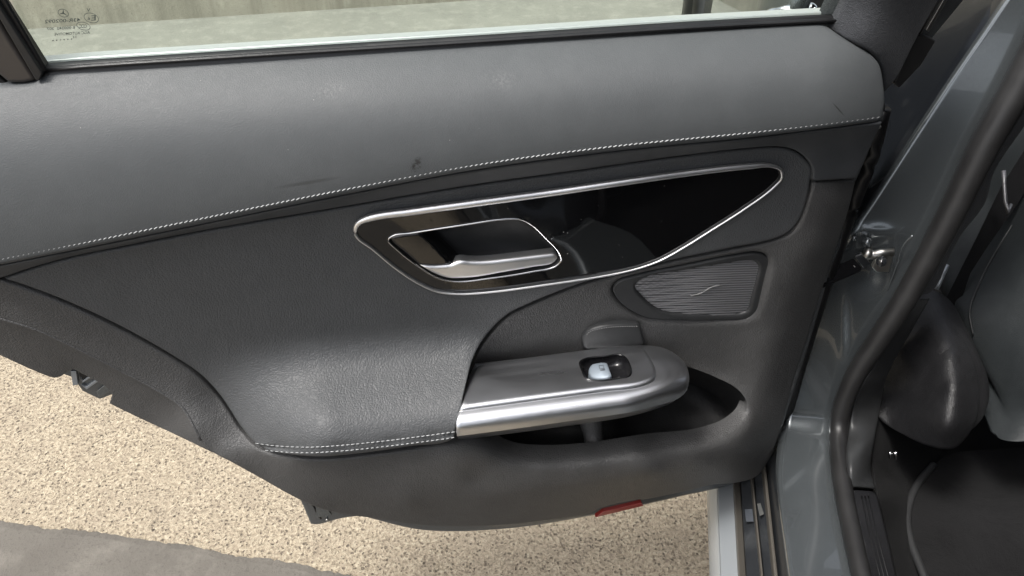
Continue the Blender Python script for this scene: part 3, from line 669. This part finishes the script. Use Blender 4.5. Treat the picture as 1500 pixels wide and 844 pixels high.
# rear quarter post
belt = lambda u: np.interp(u, [-40, 68, 150, 400, 700, 1000, 1180, 1240], [112, 106, 100, 84.5, 66, 44, 33, 29])
def strip(name, top, bot, offt, offb, m, thick=.006, par=door, kind='o', back=None, bevel=.001):
    a = [at(u, v, KIND[kind](u, v, offt)) for u, v in top]; b = [at(u, v, KIND[kind](u, v, offb)) for u, v in bot]
    n = len(a); bk = (nB if back is None else np.array(back))*thick
    V = a+b+[p+bk for p in a]+[p+bk for p in b]; Fc = []
    for i in range(n-1):
        Fc += [(i, i+1, n+i+1, n+i), (2*n+i+1, 2*n+i, 3*n+i, 3*n+i+1), (i+1, i, 2*n+i, 2*n+i+1), (n+i, n+i+1, 3*n+i+1, 3*n+i)]
    Fc += [(0, n, 3*n, 2*n), (n-1, 3*n-1, 4*n-1, 2*n-1)]
    o = mesh(name, V, Fc, m, par, True)
    bm_ = o.modifiers.new('bevel', 'BEVEL'); bm_.width = bevel; bm_.segments = 2; bm_.limit_method = 'ANGLE'; o.modifiers.new('wn', 'WEIGHTED_NORMAL')
    return o
us = list(range(58, 1236, 60))+[1236]
cb = lambda u: np.interp(u, [58, 64, 150, 400, 700, 1000, 1228], [96, 94.5, 88.5, 72.5, 54, 34, 22])
strip('outer_chrome_strip', [(u, cb(u)-6.5+u*.0006) for u in us], [(u, cb(u)+1.5) for u in us], -22, -20, m_trimstrip, .012)
strip('window_seal', [(u, cb(u)-.3) for u in us], [(u, cb(u)+5.5) for u in us], -3.5, 0, m_rubber, .004)
strip('inner_seal', [(u, cb(u)+5.0) for u in us], [(u, belt(u)+6) for u in us], 1, 4, m_rubber, .01)
tube('seal_lip', [at(u, cb(u)+8, tO(u, cb(u)+8, .004)) for u in us], .0013, m_rubber, door, False, 8)
def poly_o(name, pts, off, m, thick, bevel=.002, par=door, lab=None): return slab(name, [at(u, v, tO(u, v, (o_ if (o_ := off) is not None and not callable(off) else off(u, v))/1000.)) for u, v in pts], nB*thick, m, par, bevel=bevel, label=lab)
poly_o('rear_post_seal', [(-120, -170), (-80, -170), (9, 0), (61, 90), (69, 104), (60, 110), (-5, 10)], 6, m_rubber, .004)
poly_o('rear_post_seal', [(-150, -170), (-118, -170), (-2, 8), (62, 108), (57, 119), (52, 118), (-8, 16)], 11, m_seal, .02)
m_post = M('post plastic', (.045, .040, .037), .28)
m_post.bump(m_post.noise(20, 3), .001, .3); m_post = m_post.m
poly_o('rear_post', [(-170, -170), (-152, -170), (-8, 22), (54, 119), (35, 123), (12, 123), (-20, 95), (-90, 0)], 9, m_post, .03, .004)
poly_o('rear_post_edge', [(-200, -170), (-160, -170), (-95, 0), (-18, 99), (14, 125), (0, 124), (-60, 60)], 4, m_rubber, .03)
# front post in woven trim
fp = cr([(1290, -170), (1262, -60), (1240, 0), (1220, 43), (1234, 54), (1282, 82), (1292, 100), (1297, 136), (1312, 118), (1344, 56), (1376, 0), (1420, -80), (1470, -170)], corner=(0, 3, 7, 12), step=12)
S_fp = Surf(O((1220, 43, 6), (1240, 0, 6), (1290, -170, 10), (1297, 136, 10), (1262, 50, 24), (1300, -20, 26), (1345, -100, 28), (1310, 90, 14), (1344, 56, 2), (1376, 0, 0), (1470, -170, 0), (1290, 85, 22)))
panel('front_post', fp, S_fp, m_fabric, door, er=4, drop=.002, grid=14, skirt=.03)
# window frame rail, front, black and steel bits behind the post
strip('frame_channel', [(1380, -10), (1348, 52)], [(1420, -10), (1362, 60)], 0, -30, m_rubber, .02)
strip('frame_channel', [(1388, -10), (1357, 44)], [(1394, -10), (1361, 47)], 6, 4, m_steel, .004, bevel=.0005)
poly_o('frame_block', [(1339, 55), (1352, 50), (1372, 60), (1350, 96), (1318, 130), (1310, 122)], -4, m_seal, .03)
# hinge-side edge of the door: black rubber and painted return
e1 = [(1297, 160), (1282, 222), (1248, 312), (1208, 430), (1176, 535), (1136, 680)]
q = cr(e1, False, 16)
tube('door_edge_seal', [at(u-5, v, tO(u-5, v, -.008)) for u, v in q], .009, m_rubber, door, False, 10)
pe = [(1296, 150), (1296, 180), (1262, 262), (1245, 320), (1225, 380), (1204, 440), (1186, 500), (1166, 560), (1150, 620), (1130, 690)]
strip('door_edge', pe, [(u+14 if v > 200 else u+9, v+4) for u, v in pe], -2, -75, m_sillblack, .004)
lplate('edge_bumper', [(1229, 330), (1237, 338), (1233, 362), (1222, 388), (1213, 392), (1214, 372)], Surf(O((1220, 380, 2), (1235, 340, 2), (1215, 390, 2))), m_paint, 0., door, .01, .004)
lplate('edge_bumper', [(1247, 262), (1254, 264), (1250, 278), (1242, 280)], Surf(O((1245, 265, 8), (1254, 264, 8), (1245, 280, 8))), m_seal, 0., door, .01, .001)
tube('trim_screw', [at(1288, 186, tO(1288, 186, .02)), at(1288, 186, tO(1288, 186, .026))], .002, m_steel, door, False, 8)
# ---- check strap
sA = at(1186, 413, tO(1186, 413, .004)); sB = at(1266, 386, tJ(1266, 386, .795)); ax = (sB-sA)/np.linalg.norm(sB-sA); wv_ = np.cross(UPV, ax); wv_ /= np.linalg.norm(wv_); uv_ = np.cross(ax, wv_)
L_ = np.linalg.norm(sB-sA)
sq = [at(1176, 410, tO(1176, 410, .006)), at(1250, 378, tJ(1250, 378, .79)), at(1263, 392, tJ(1263, 392, .785)), at(1178, 429, tO(1178, 429, .008))]
strap = slab('check_strap', sq, -uv_*.006, M('strap black', (.010, .010, .011), .16, Coat_Weight=.6).m, door, bevel=.001)
slab('strap_marking', [at(1244, 388, tJ(1244, 388, .785)), at(1248, 387, tJ(1248, 387, .785)), at(1253, 391, tJ(1253, 391, .783)), at(1250, 393, tJ(1250, 393, .783))], -uv_*.0004, m_print if False else M('white print', (.4, .4, .4), .6).m, strap)
# ---- glass etching
def text_mesh(txt):
    c = bpy.data.curves.new('t', 'FONT'); c.body = txt; c.size = 1; c.resolution_u = 3; c.offset = .012
    o = bpy.data.objects.new('t', c); COL.objects.link(o); dg = bpy.context.evaluated_depsgraph_get(); dg.update()
    me = o.evaluated_get(dg).to_mesh(); V = np.array([v.co[:] for v in me.vertices]); Fc = [tuple(p.vertices) for p in me.polygons]
    o.evaluated_get(dg).to_mesh_clear(); bpy.data.objects.remove(o); return V, Fc
GV = []; GF = []
def put(V, Fc):
    b = len(GV); GV.extend(list(V)); GF.extend([tuple(b+i for i in f) for f in Fc])
sl_ = -.055
def gpt(u, v): return S_gls.p([u], [v])[0]+DN*.0006
def etch(txt, ul, ur, vc, h):
    V, Fc = text_mesh(txt); x = (V[:, 0]-V[:, 0].min())/(V[:, 0].max()-V[:, 0].min()); y = (V[:, 1]-V[:, 1].min())/max(V[:, 1].max()-V[:, 1].min(), 1e-6)
    put([gpt(ur+(ul-ur)*a, vc+h/2-b*h+sl_*((ur+(ul-ur)*a)-(ul+ur)/2)) for a, b in zip(x, y)], Fc)
def ringm(cu, cv, rx, ry, w=.8):
    n = 28; V = []
    for k in range(n):
        a = 2*math.pi*k/n
        for q in (0, w): V.append(gpt(cu+(rx-q)*math.cos(a), cv+(ry-q)*math.sin(a)+.2*(rx-q)*math.cos(a)))
    put(V, [(2*k, 2*k+1, (2*k+3) % (2*n), (2*k+2) % (2*n)) for k in range(n)])
ringm(93, 19, 8, 6)
for a in (-90, 30, 150):
    c_, s_ = math.cos(math.radians(a)), math.sin(math.radians(a)); f = lambda x, y: gpt(93+x*1.0, 19+y*.78+.2*x)
    put([f(c_*8, s_*8), f(-s_*1.3, c_*1.3), f(s_*1.3, -c_*1.3)], [(0, 1, 2)])
etch('43R-002092', 66, 118, 30, 5.2); ringm(134, 26, 11, 7.3); etch('E', 134, 140.5, 26, 7.5); etch('6', 128.5, 132, 27, 4.6)
etch('V', 127.5, 132.5, 14.5, 5); ringm(122.5, 38, 10.3, 6)
for c_ in (118.5, 122.3, 126): etch('C', c_-2.4, c_+1.6, 38, 5.0)
etch('E 000242  207', 69, 110, 41, 3.8); etch('AGC AUTOMOTIVE', 80, 132, 48.6, 4.2); etch('11', 107.5, 112, 53.6, 3.6)
for i in range(6):
    cu, cv = 78+i*5.4, 59-i*.42; put([gpt(cu+1.1*math.cos(a), cv+.9*math.sin(a)) for a in np.linspace(0, 2*math.pi, 9)[:-1]], [tuple(range(8))])
mesh('glass_etching', GV, GF, m_print, g, False)

# ================================================================== THE CAR BODY
car = root('parked_car', tuple(at(1227, 650, tZ(1227, 650, .42))*np.array([1, 1, 0])), 'grey metallic car body with the painted pillar and sill of the open rear doorway', 'car')
FW = CL  # forwards, away from the camera
# painted jamb face
edge = [(1530, -75), (1474, 0), (1440, 50), (1400, 108), (1350, 184), (1312, 243), (1275, 300), (1240, 352), (1219, 398), (1204, 440), (1192, 480), (1176, 530), (1163, 575), (1152, 620), (1144, 660), (1141, 700), (1146, 760), (1153, 810), (1160, 860)]
ws = [(1560, -10), (1500, 112), (1442, 214), (1400, 300), (1366, 366), (1328, 434), (1288, 496), (1252, 552), (1233, 600), (1228, 650), (1236, 720), (1250, 790), (1266, 860)]
jb = edge+[(p[0]+2, p[1]) for p in ws[::-1]]
def jt(u, v, lift=0.):
    u = np.asarray(u, float); v = np.asarray(v, float); jp = .772+.115*np.clip((600-v)/600, -1, 1.3)+.00010*(1300-u)*0-lift
    t1 = np.array([tJ(a, b, c) for a, b, c in zip(u, v, np.broadcast_to(jp, u.shape))]); t2 = np.array([tZ(a, b, .412+lift) for a, b in zip(u, v)]); t2 = np.where((t2 < 0) | (t2 > 3), 3, t2)
    k = .035; h = np.clip(.5+.5*(t2-t1)/k, 0, 1); return t2*(1-h)+t1*h-k*h*(1-h)
class TS:
    def __init__(s, lift=0.): s.l = lift
    def p(s, u, v):
        u = np.atleast_1d(u); v = np.atleast_1d(v); return np.array([at(a, b, c) for a, b, c in zip(u, v, jt(u, v, s.l))])
S_jb = TS()
def jfn(V):
    x, y = V[:, 0], V[:, 1]
    g_ = lambda cx, cy, sx_, sy_: np.exp(-((x-cx)/sx_)**2-((y-cy)/sy_)**2)
    return .004*g_(1285, 340, 30, 9)-.006*g_(1270, 405, 22, 26)-.003*g_(1232, 480, 8, 60)+.002*g_(1195, 625, 30, 6)
jamb = panel('pillar_jamb', cr(jb, corner=(0, len(edge)-1, len(edge), len(jb)-1), step=8), S_jb, m_paint, car, er=6, drop=.004, grid=8, skirt=.02, back=CL*.9+np.array([0, 0, -.4]), fn=jfn)
# outer side of the pillar, falling away from the bright corner
po = [(u-2, v+1) for u, v in edge[:14]]+[(1118, 655), (1140, 590), (1158, 540), (1178, 480), (1200, 420), (1222, 340), (1240, 270), (1270, 200), (1300, 125), (1345, 40), (1395, -75)]
pe_ = np.array(edge[:14])
S_po = Surf([(u, v, 't', float(jt([u], [v])[0])+.003) for u, v in edge[:14:1]]+[(u-38, v-14, 't', float(jt([u], [v])[0])+.075) for u, v in edge[:13:2]]+[(u-90, v-30, 't', float(jt([u], [v])[0])+.19) for u, v in edge[:13:2]])
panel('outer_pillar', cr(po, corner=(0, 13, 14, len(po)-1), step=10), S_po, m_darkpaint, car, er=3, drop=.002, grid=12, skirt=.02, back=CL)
# weatherstrip
w2_ = cr(ws, False, 8); wp = list(TS(.012).p(w2_[:, 0], w2_[:, 1]))
wr = np.interp(w2_[:, 1], [-10, 112, 300, 430, 560, 700, 860], [.0170, .0165, .0150, .0137, .0118, .0110, .0105])
tube('weatherstrip', wp, list(wr), m_seal, car, False, 20)
tube('paint_seam', [at(u, v, tJ(u, v, .806)) for u, v in cr([(1337, 345), (1325, 357), (1315, 385), (1300, 425)], False, 4)], .0012, m_paint, jamb, False, 6)
# check strap bracket
bp = lambda u, v, j=.822: at(u, v, tJ(u, v, j-.020))
brk = tube('strap_bracket', [bp(1266, 372), bp(1280, 373.5), bp(1290, 370), bp(1309, 369.5)], [.0068, .0055, .0045, .0048], m_steel, car, False, 10)
tube('bracket_pin', [bp(1271, 373, .824), bp(1271, 371, .808)], .0055, m_steel, brk, False, 14)
tube('bracket_bolt', [bp(1291, 384, .824), bp(1291, 383, .810)], .0058, m_sillblack, brk, False, 14)
tube('bracket_bolt_tip', [bp(1291, 383, .812), bp(1291, 383, .803)], .0016, m_bright, brk, False, 8)
slab('bracket_plate', [bp(1277, 392), bp(1284, 378), bp(1310, 370), bp(1302, 399), bp(1284, 399)], CL*.006, m_steel, brk, bevel=.001)
slab('strap_end', [bp(1252, 376, .808), bp(1262, 372, .808), bp(1276, 388, .808), bp(1265, 394, .808)], CL*.006, m_sillblack, brk, bevel=.0015)
tube('jamb_bolt', [bp(1251, 349, .838), bp(1251, 349, .826)], .003, m_paint, jamb, False, 12)
tube('jamb_bolt', [bp(1270, 355, .838), bp(1270, 355, .826)], .006, m_paint, jamb, False, 14)
# ---- sill bands running back along the car
def bandz(name, l0, l1, z0, z1, m, par=car, th=.012, v0=None, v1=880, bevel=.0015):
    # l = (u at v=700, u at v=844)
    f = lambda l, v: l[0]+(l[1]-l[0])*(v-700)/144.
    vs = [v0 if v0 is not None else 640, 700, 780, v1]
    a = [at(f(l0, v), v, tZ(f(l0, v), v, z0)) for v in vs]; b = [at(f(l1, v), v, tZ(f(l1, v), v, z1)) for v in vs]
    n = 4; V = a+b+[p-UPV*th for p in a]+[p-UPV*th for p in b]; Fc = []
    for i in range(n-1): Fc += [(i, n+i, n+i+1, i+1), (2*n+i, 2*n+i+1, 3*n+i+1, 3*n+i), (i+1, 2*n+i+1, 2*n+i, i), (n+i, 3*n+i, 3*n+i+1, n+i+1)]
    Fc += [(0, 2*n, 3*n, n), (n-1, 2*n-1, 4*n-1, 3*n-1)]
    o = mesh(name, V, Fc, m, par, True); b_ = o.modifiers.new('bevel', 'BEVEL'); b_.width = bevel; b_.segments = 3; b_.limit_method = 'ANGLE'; o.modifiers.new('wn', 'WEIGHTED_NORMAL'); return o
m_bronze = M('seal edge', (.13, .12, .105), .4, .5).m
bandz('sill_cover', (1038, 1043), (1050, 1056), .300, .315, m_silverp, th=.02)
bandz('sill_cover', (1050.5, 1056.5), (1074, 1082), .316, .318, m_silverp, th=.03)
bandz('sill_edge', (1074.5, 1082.5), (1084, 1093), .325, .320, m_bronze, th=.03)
bandz('sill_band', (1084.5, 1093.5), (1100, 1115), .322, .330, m_sillblack, th=.05, v0=600)
bandz('sill_lip', (1100.5, 1115.5), (1103.5, 1118.5), .337, .337, m_bronze, th=.03, v0=590)
bandz('sill_band', (1104, 1119), (1119, 1134), .332, .340, m_sillblack, th=.05, v0=560)
bandz('sill_lip', (1119.5, 1134.5), (1124, 1140), .350, .350, m_bronze, th=.03, v0=560)
bandz('sill_band', (1124.5, 1140.5), (1142, 1160), .348, .372, m_sillblack, th=.05, v0=540)
tube('sill_lip', [at(u, v, tZ(u, v, .405)) for u, v in ((1141, 690), (1141.5, 720), (1146, 760), (1152, 800), (1160, 850), (1164, 880))], .0022, m_bronze, car, False, 8)
slab('sill_label', [at(u, v, tZ(u, v, .334)) for u, v in ((1091, 746), (1102, 746), (1104, 764), (1093, 764))], -UPV*.0006, mk_rubber('worn label', (.05, .056, .066), .4), car)
slab('sill_label', [at(u, v, tZ(u, v, .3435)) for u, v in ((1109, 738), (1114, 737), (1119, 753), (1113, 756))], -UPV*.0006, mk_rubber('worn tag', (.07, .072, .07), .4), car)
tube('sill_clip', [at(1131, 650, tO(1131, 650, .0)), at(1133, 660, tO(1133, 660, .0))], .004, m_steel, car, False, 8)
# ---- inner pillar trims
ft = cr([(1530, 20), (1500, 130), (1445, 225), (1400, 320), (1355, 400), (1334, 436), (1347, 434), (1360, 433), (1373, 421), (1392, 379), (1410, 346), (1444, 300), (1458, 254), (1500, 190), (1560, 100)], corner=(0, 5, 14), step=8)
S_ft = Surf(J((1530, 20, .885), (1445, 225, .868), (1355, 400, .848), (1334, 436, .845), (1373, 421, .875), (1410, 346, .90), (1458, 254, .92), (1560, 100, .95), (1470, 200, .885), (1390, 350, .868)))
panel('upper_pillar_trim', ft, S_ft, m_fabric, car, er=6, drop=.005, grid=10, skirt=.02, back=CL)
lt_ = cr([(1336, 437), (1310, 480), (1280, 535), (1256, 580), (1243, 640), (1244, 690), (1247, 713.5), (1284, 716), (1277, 690), (1283, 640), (1290, 600), (1301, 550), (1322, 510), (1345, 470), (1364, 436), (1350, 437)], corner=(0, 6, 7, 14), step=8)
S_lt = Surf(J((1336, 437, .845), (1300, 495, .815), (1256, 580, .765))+Z((1243, 640, .430), (1247, 713, .425), (1284, 716, .412), (1277, 690, .405))+J((1364, 436, .880), (1322, 510, .845), (1295, 570, .82))+Z((1262, 690, .432), (1262, 650, .444))+J((1335, 470, .842), (1285, 560, .785)))
panel('lower_pillar_trim', lt_, S_lt, m_smooth, car, er=5, drop=.004, grid=8, skirt=.02, back=CL*.6-UPV*.8)
sc_o = cr([(1246, 716), (1284, 718.5), (1294, 760), (1308, 820), (1320, 880), (1282, 880), (1272, 830), (1258, 770)], corner=(0, 1, 4, 5), step=8)
S_scf = Surf(Z((1246, 716, .425), (1284, 718, .414), (1320, 880, .408), (1282, 880, .425), (1265, 780, .427), (1285, 780, .422)))
scf = panel('scuff_plate', sc_o, S_scf, m_recl, car, er=3, drop=.003, grid=8, skirt=.03, back=(0, 0, -1))
for a, b in ((1262, 1291), (1267, 1297), (1272, 1303)):
    qq = cr([(a, 727), ((a+b)/2-1, 790), (b+2, 860)], False, 8); tube('scuff_rib', S_scf.p(qq[:, 0], qq[:, 1])+UPV*.0002, .0009, m_rubber, scf, False, 6)
# dark side carpet, floor
sd = cr([(1286, 600), (1279, 660), (1281, 700), (1288, 730), (1300, 780), (1318, 860), (1328, 900), (1420, 900), (1390, 780), (1380, 660), (1400, 560), (1320, 520)], corner=(0, 6, 7), step=12)
S_sd = Surf(Z((1279, 660, .404), (1288, 730, .404), (1328, 900, .40), (1300, 700, .34), (1312, 760, .33), (1335, 880, .33), (1420, 900, .288), (1390, 780, .288), (1340, 730, .290), (1380, 660, .288), (1400, 560, .288), (1310, 560, .37), (1350, 860, .292)))
panel('side_carpet', sd, S_sd, m_carpet, car, er=2, drop=.001, grid=10, skirt=.01, back=(0, 0, -1))
fc = at(1450, 700, tZ(1450, 700, .28))
V = [fc+CR*a+CL*b for a, b in ((-.26, -.9), (1.0, -.9), (1.0, 1.2), (-.26, 1.2))]
slab('floor_carpet', V, -UPV*.02, m_carpet, car)
# unseen cabin shell, added to shade the interior: far side wall, roof and tunnel
K0 = .30
def carp(k, j, z): return CR*k+CL*j+UPV*z
m_cabin = M('cabin lining', (.018, .018, .019), .8).m
slab('cabin_wall', [carp(1.45, -1.0, .28), carp(1.45, 2.0, .28), carp(1.45, 2.0, 1.38), carp(1.45, -1.0, 1.38)], CR*.05, m_cabin, car)
slab('bulkhead', [carp(.26, 1.75, .28), carp(1.45, 1.75, .28), carp(1.45, 1.75, 1.05), carp(.26, 1.75, 1.05)], CL*.05, m_cabin, car)
slab('roof', [carp(.36, -1.0, 1.40), carp(1.43, -1.0, 1.40), carp(1.43, 1.25, 1.40), carp(.36, 1.25, 1.40)], UPV*.05, m_paint, car, bevel=.02)
slab('headliner', [carp(.37, -.98, 1.385), carp(1.42, -.98, 1.385), carp(1.42, 1.23, 1.385), carp(.37, 1.23, 1.385)], UPV*.012, m_cabin, car)
slab('rear_backrest', [carp(.36, -.42, .28), carp(1.44, -.42, .28), carp(1.44, -.72, 1.1), carp(.36, -.72, 1.1)], CL*-.12, m_seat, car, bevel=.03)
slab('rear_cushion', [carp(.40, -.40, .56), carp(1.40, -.40, .56), carp(1.40, .02, .58), carp(.40, .02, .58)], -UPV*.26, m_seat, car, bevel=.04)
zq = [.22, .30, .45, .65, .85, .95]; kq = [.21, .18, .165, .165, .18, .20]; V = []
for j in (-1.9, -1.4, -.9, -.45, -.12): V += [carp(k_-.04*(j+1.9)*0, j+(.10*(z-.4) if j > -.2 else 0), z) for z, k_ in zip(zq, kq)]
rq = mesh('rear_quarter', V, [(i*6+k, (i+1)*6+k, (i+1)*6+k+1, i*6+k+1) for i in range(4) for k in range(5)], m_paint, car, True)
rq.modifiers.new('t', 'SOLIDIFY').thickness = .015
ez = [.30, .42, .52, .62, .74, .86, .97]; ej = [.24, .20, .12, .04, -.03, -.08, -.11]; V = []
for z, j in zip(ez, ej): V += [carp(.172, j-.12, z), carp(.170, j-.01, z), carp(.178, j, z), carp(.205, j-.012, z), carp(.25, j-.020, z), carp(.262, j-.045, z), carp(.33, j-.05, z)]
rj = mesh('rear_jamb', V, [(i*7+k, (i+1)*7+k, (i+1)*7+k+1, i*7+k+1) for i in range(6) for k in range(6)], m_paint, car, True)
rj.modifiers.new('t', 'SOLIDIFY').thickness = .004
tube('rear_weatherstrip', [carp(.325, j-.03, z) for z, j in zip(ez, ej)], .012, m_seal, car, False, 12)
tyre = tube('rear_arch', [carp(.155, -.85+.36*math.cos(a), .33+.36*math.sin(a)) for a in np.linspace(0, math.pi, 20)], .02, m_rubber, car, False, 8)
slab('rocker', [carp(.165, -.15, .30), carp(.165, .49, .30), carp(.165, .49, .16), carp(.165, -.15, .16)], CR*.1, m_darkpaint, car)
slab('sill_step', [carp(.165, -.15, .395), carp(.165, .48, .395), carp(.30, .48, .405), carp(.30, -.15, .405)], -UPV*.09, m_paint, car, bevel=.01)
slab('rear_pillar', [carp(.20, -.15, .95), carp(.20, -.95, .95), carp(.36, -1.0, 1.40), carp(.36, -.55, 1.42)], CR*.06, m_paint, car)

# front wing / front door skin seen through the window
zs = [.16, .25, .40, .55, .70, .80, .88, .95]; kk = [.205, .190, .178, .172, .176, .184, .190, .205]
js = [.97, 1.2, 1.5, 1.8, 2.0]; V = [carp(k, j, z) for j in js for z, k in zip(zs, kk)]; nz = len(zs)
Fc = [(i*nz+k, i*nz+k+1, (i+1)*nz+k+1, (i+1)*nz+k) for i in range(len(js)-1) for k in range(nz-1)]
sk = mesh('front_door_skin', V, Fc, m_paint, car, True); s_ = sk.modifiers.new('t', 'SOLIDIFY'); s_.thickness = .02; s_.offset = 1 
hp = [at(u, v, tK(u, v, .155)) for u, v in ((1128, 22), (1140, 14), (1152, 13), (1165, 15), (1180, 13), (1192, 20))]
hb = tube('outer_handle', [at(u, v, .93) for u, v in cr([(1122, 28), (1135, 18), (1148, 14.5), (1162, 17.5), (1178, 12.5), (1190, 14), (1198, 30)], False, 4)], [.004+.0035*math.sin(i*.35+.6)**2 for i in range(len(cr([(1122, 28), (1135, 18), (1148, 14.5), (1162, 17.5), (1178, 12.5), (1190, 14), (1198, 30)], False, 4)))], m_bright, car, False, 14)
# front wheel
wc = carp(.19, 2.42, .33); V = []; Fc = []; n = 48
prof = [(.0, .20), (-.04, .21), (-.05, .25), (-.055, .29), (-.04, .325), (.0, .335), (.15, .335), (.19, .31)]
for i in range(n):
    a = 2*math.pi*i/n
    for k_, r_ in prof: V.append(wc+CR*k_+(CL*math.cos(a)+UPV*math.sin(a))*r_)
m_ = len(prof)
for i in range(n):
    for k in range(m_-1): Fc.append((i*m_+k, i*m_+k+1, ((i+1) % n)*m_+k+1, ((i+1) % n)*m_+k))
wh = mesh('wheel', V, Fc, m_rubber, car, True)
V = [wc+CR*(.01 if i else .0)+(CL*math.cos(a)+UPV*math.sin(a))*r_ for i, r_ in ((0, .205), (1, .03)) for a in np.linspace(0, 2*math.pi, 31)[:-1]]
mesh('rim', V, [(i, (i+1) % 30, 30+(i+1) % 30, 30+i) for i in range(30)], m_silverp, wh, True)

# ================================================================== SEAT, BELT, MAT
seat = root('front_seat', tuple(at(1440, 640, tZ(1440, 640, .30))), 'dark grey leather front seat with a rounded black plastic side cover', 'car seat')
bk = cr([(1530, 120), (1500, 235), (1466, 320), (1440, 372), (1418, 415), (1404, 455), (1406, 490), (1425, 520), (1445, 552), (1462, 582), (1474, 610), (1468, 632), (1457, 648), (1475, 655), (1560, 652), (1620, 400), (1620, 120)], corner=(0, 12, 14, 15, 16), step=9)
S_bk = Surf(T((1530, 120, 1.20), (1466, 320, 1.17), (1418, 415, 1.13), (1404, 455, 1.11), (1425, 520, 1.09), (1462, 582, 1.05), (1474, 610, 1.03), (1457, 648, 1.02), (1480, 655, 1.00), (1560, 652, .98), (1520, 560, .99), (1500, 480, 1.03), (1480, 400, 1.08), (1540, 300, 1.06), (1600, 400, 1.0), (1620, 120, 1.10)))
panel('backrest', bk, S_bk, m_seat, seat, er=14, drop=.02, grid=12, skirt=.1, back=CL)
tube('backrest_piping', S_bk.p(*np.array(cr([(1478, 330), (1452, 372), (1430, 415), (1416, 455), (1421, 490)], False, 5)).T)+np.array([0, -.006, .004]), .0012, m_smooth, seat, False, 6)
rc0 = cr([(1300, 478), (1338, 474), (1364, 479), (1396, 486), (1418, 500), (1438, 533), (1455, 570), (1458, 600), (1448, 632), (1427, 653), (1396, 664), (1362, 660), (1326, 645), (1290, 625), (1262, 580), (1266, 520)], step=7)
S_r1 = Surf(T((1260, 550, 1.12), (1260, 500, 1.12), (1285, 610, 1.07), (1297, 580, 1.075), (1303, 530, 1.075), (1330, 478, 1.06), (1303, 618, 1.06), (1326, 640, 1.03), (1362, 657, .995), (1398, 660, .982), (1392, 488, 1.02), (1412, 503, 1.015), (1428, 533, 1.0), (1436, 568, .992), (1420, 640, .978),
   (1345, 570, 1.02), (1345, 520, 1.035), (1345, 620, 1.005), (1372, 570, .985), (1370, 520, 1.005), (1370, 625, .972), (1388, 568, .965), (1386, 518, .99), (1384, 625, .957), (1398, 568, .958), (1396, 520, .983), (1393, 625, .953), (1414, 568, .969), (1410, 525, .990), (1407, 630, .963)))
S_r0 = Sh2(S_r1, CL*.018)
rec = panel('recliner_cover', rc0, S_r0, m_recl, seat, er=9, drop=.008, grid=12, skirt=.06, back=CL)
rc1 = cr([(1300, 481), (1334, 477), (1362, 482), (1392, 488), (1412, 503), (1428, 533), (1436, 568), (1434, 606), (1420, 640), (1398, 660), (1362, 657), (1326, 641), (1290, 618), (1264, 580), (1268, 520)], step=6)
panel('recliner_face', rc1, S_r1, m_recl, rec, er=7, drop=.005, grid=9, skirt=.03, back=CL)
for u in (1304, 1312): tube('rail_tip', [at(u, 662, 1.03), at(u, 671, 1.035)], .0022, m_bright, seat, False, 8)
belt_ = root('seat_belt', tuple(at(1380, 480, 1.09)), 'black webbing seat belt hanging between the pillar trim and the front seat', 'seat belt')
strip('webbing', [(1560, 120), (1520, 190), (1466, 275), (1430, 350), (1395, 420), (1368, 474)], [(1575, 160), (1530, 235), (1490, 300), (1448, 360), (1422, 400), (1403, 456)], 1.13, 1.12, m_belt, .002, belt_, 't', CL)
tube('belt_anchor', [at(1388, 388, 1.11), at(1378, 410, 1.11), at(1372, 424, 1.11)], .003, m_silverp, belt_, False, 8)
hk = tube('grab_hook', [at(1470, 250, 1.06), at(1471, 270, 1.06), at(1473, 296, 1.05), at(1477, 311, 1.045), at(1481, 300, 1.05)], [.003, .0025, .0025, .003, .0025], M('dull hook metal', (.25, .25, .26), .45, .7).m, None, False, 10)
hk['label'] = 'small silver hook beside the dark seat belt, under the pillar trim'; hk['category'] = 'hook'
# floor mat
mo = [(1368, 681), (1352, 699), (1340, 717), (1332, 738), (1329, 765), (1335, 797), (1347, 828), (1366, 875), (1385, 920), (1640, 920), (1640, 660), (1480, 655), (1385, 668)]
mp_ = cr(mo, corner=(0, 8, 9, 10, 11), step=8)
matr = root('floor_mat', tuple(at(1450, 760, tZ(1450, 760, .295))), 'black carpet floor mat with stitched binding in the rear footwell', 'floor mat')
S_mt = Surf(Z((1368, 681, .300), (1329, 765, .300), (1385, 920, .300), (1640, 920, .300), (1640, 660, .302), (1450, 760, .302), (1480, 655, .300)))
panel('pile', mp_, S_mt, m_mat, matr, er=3, drop=.001, grid=16, skirt=.008, back=(0, 0, -1))
bn = cr(mo[:9], False, 6); tube('binding', S_mt.p(bn[:, 0], bn[:, 1]), .0052, m_bind, matr, False, 10, flat=1.)
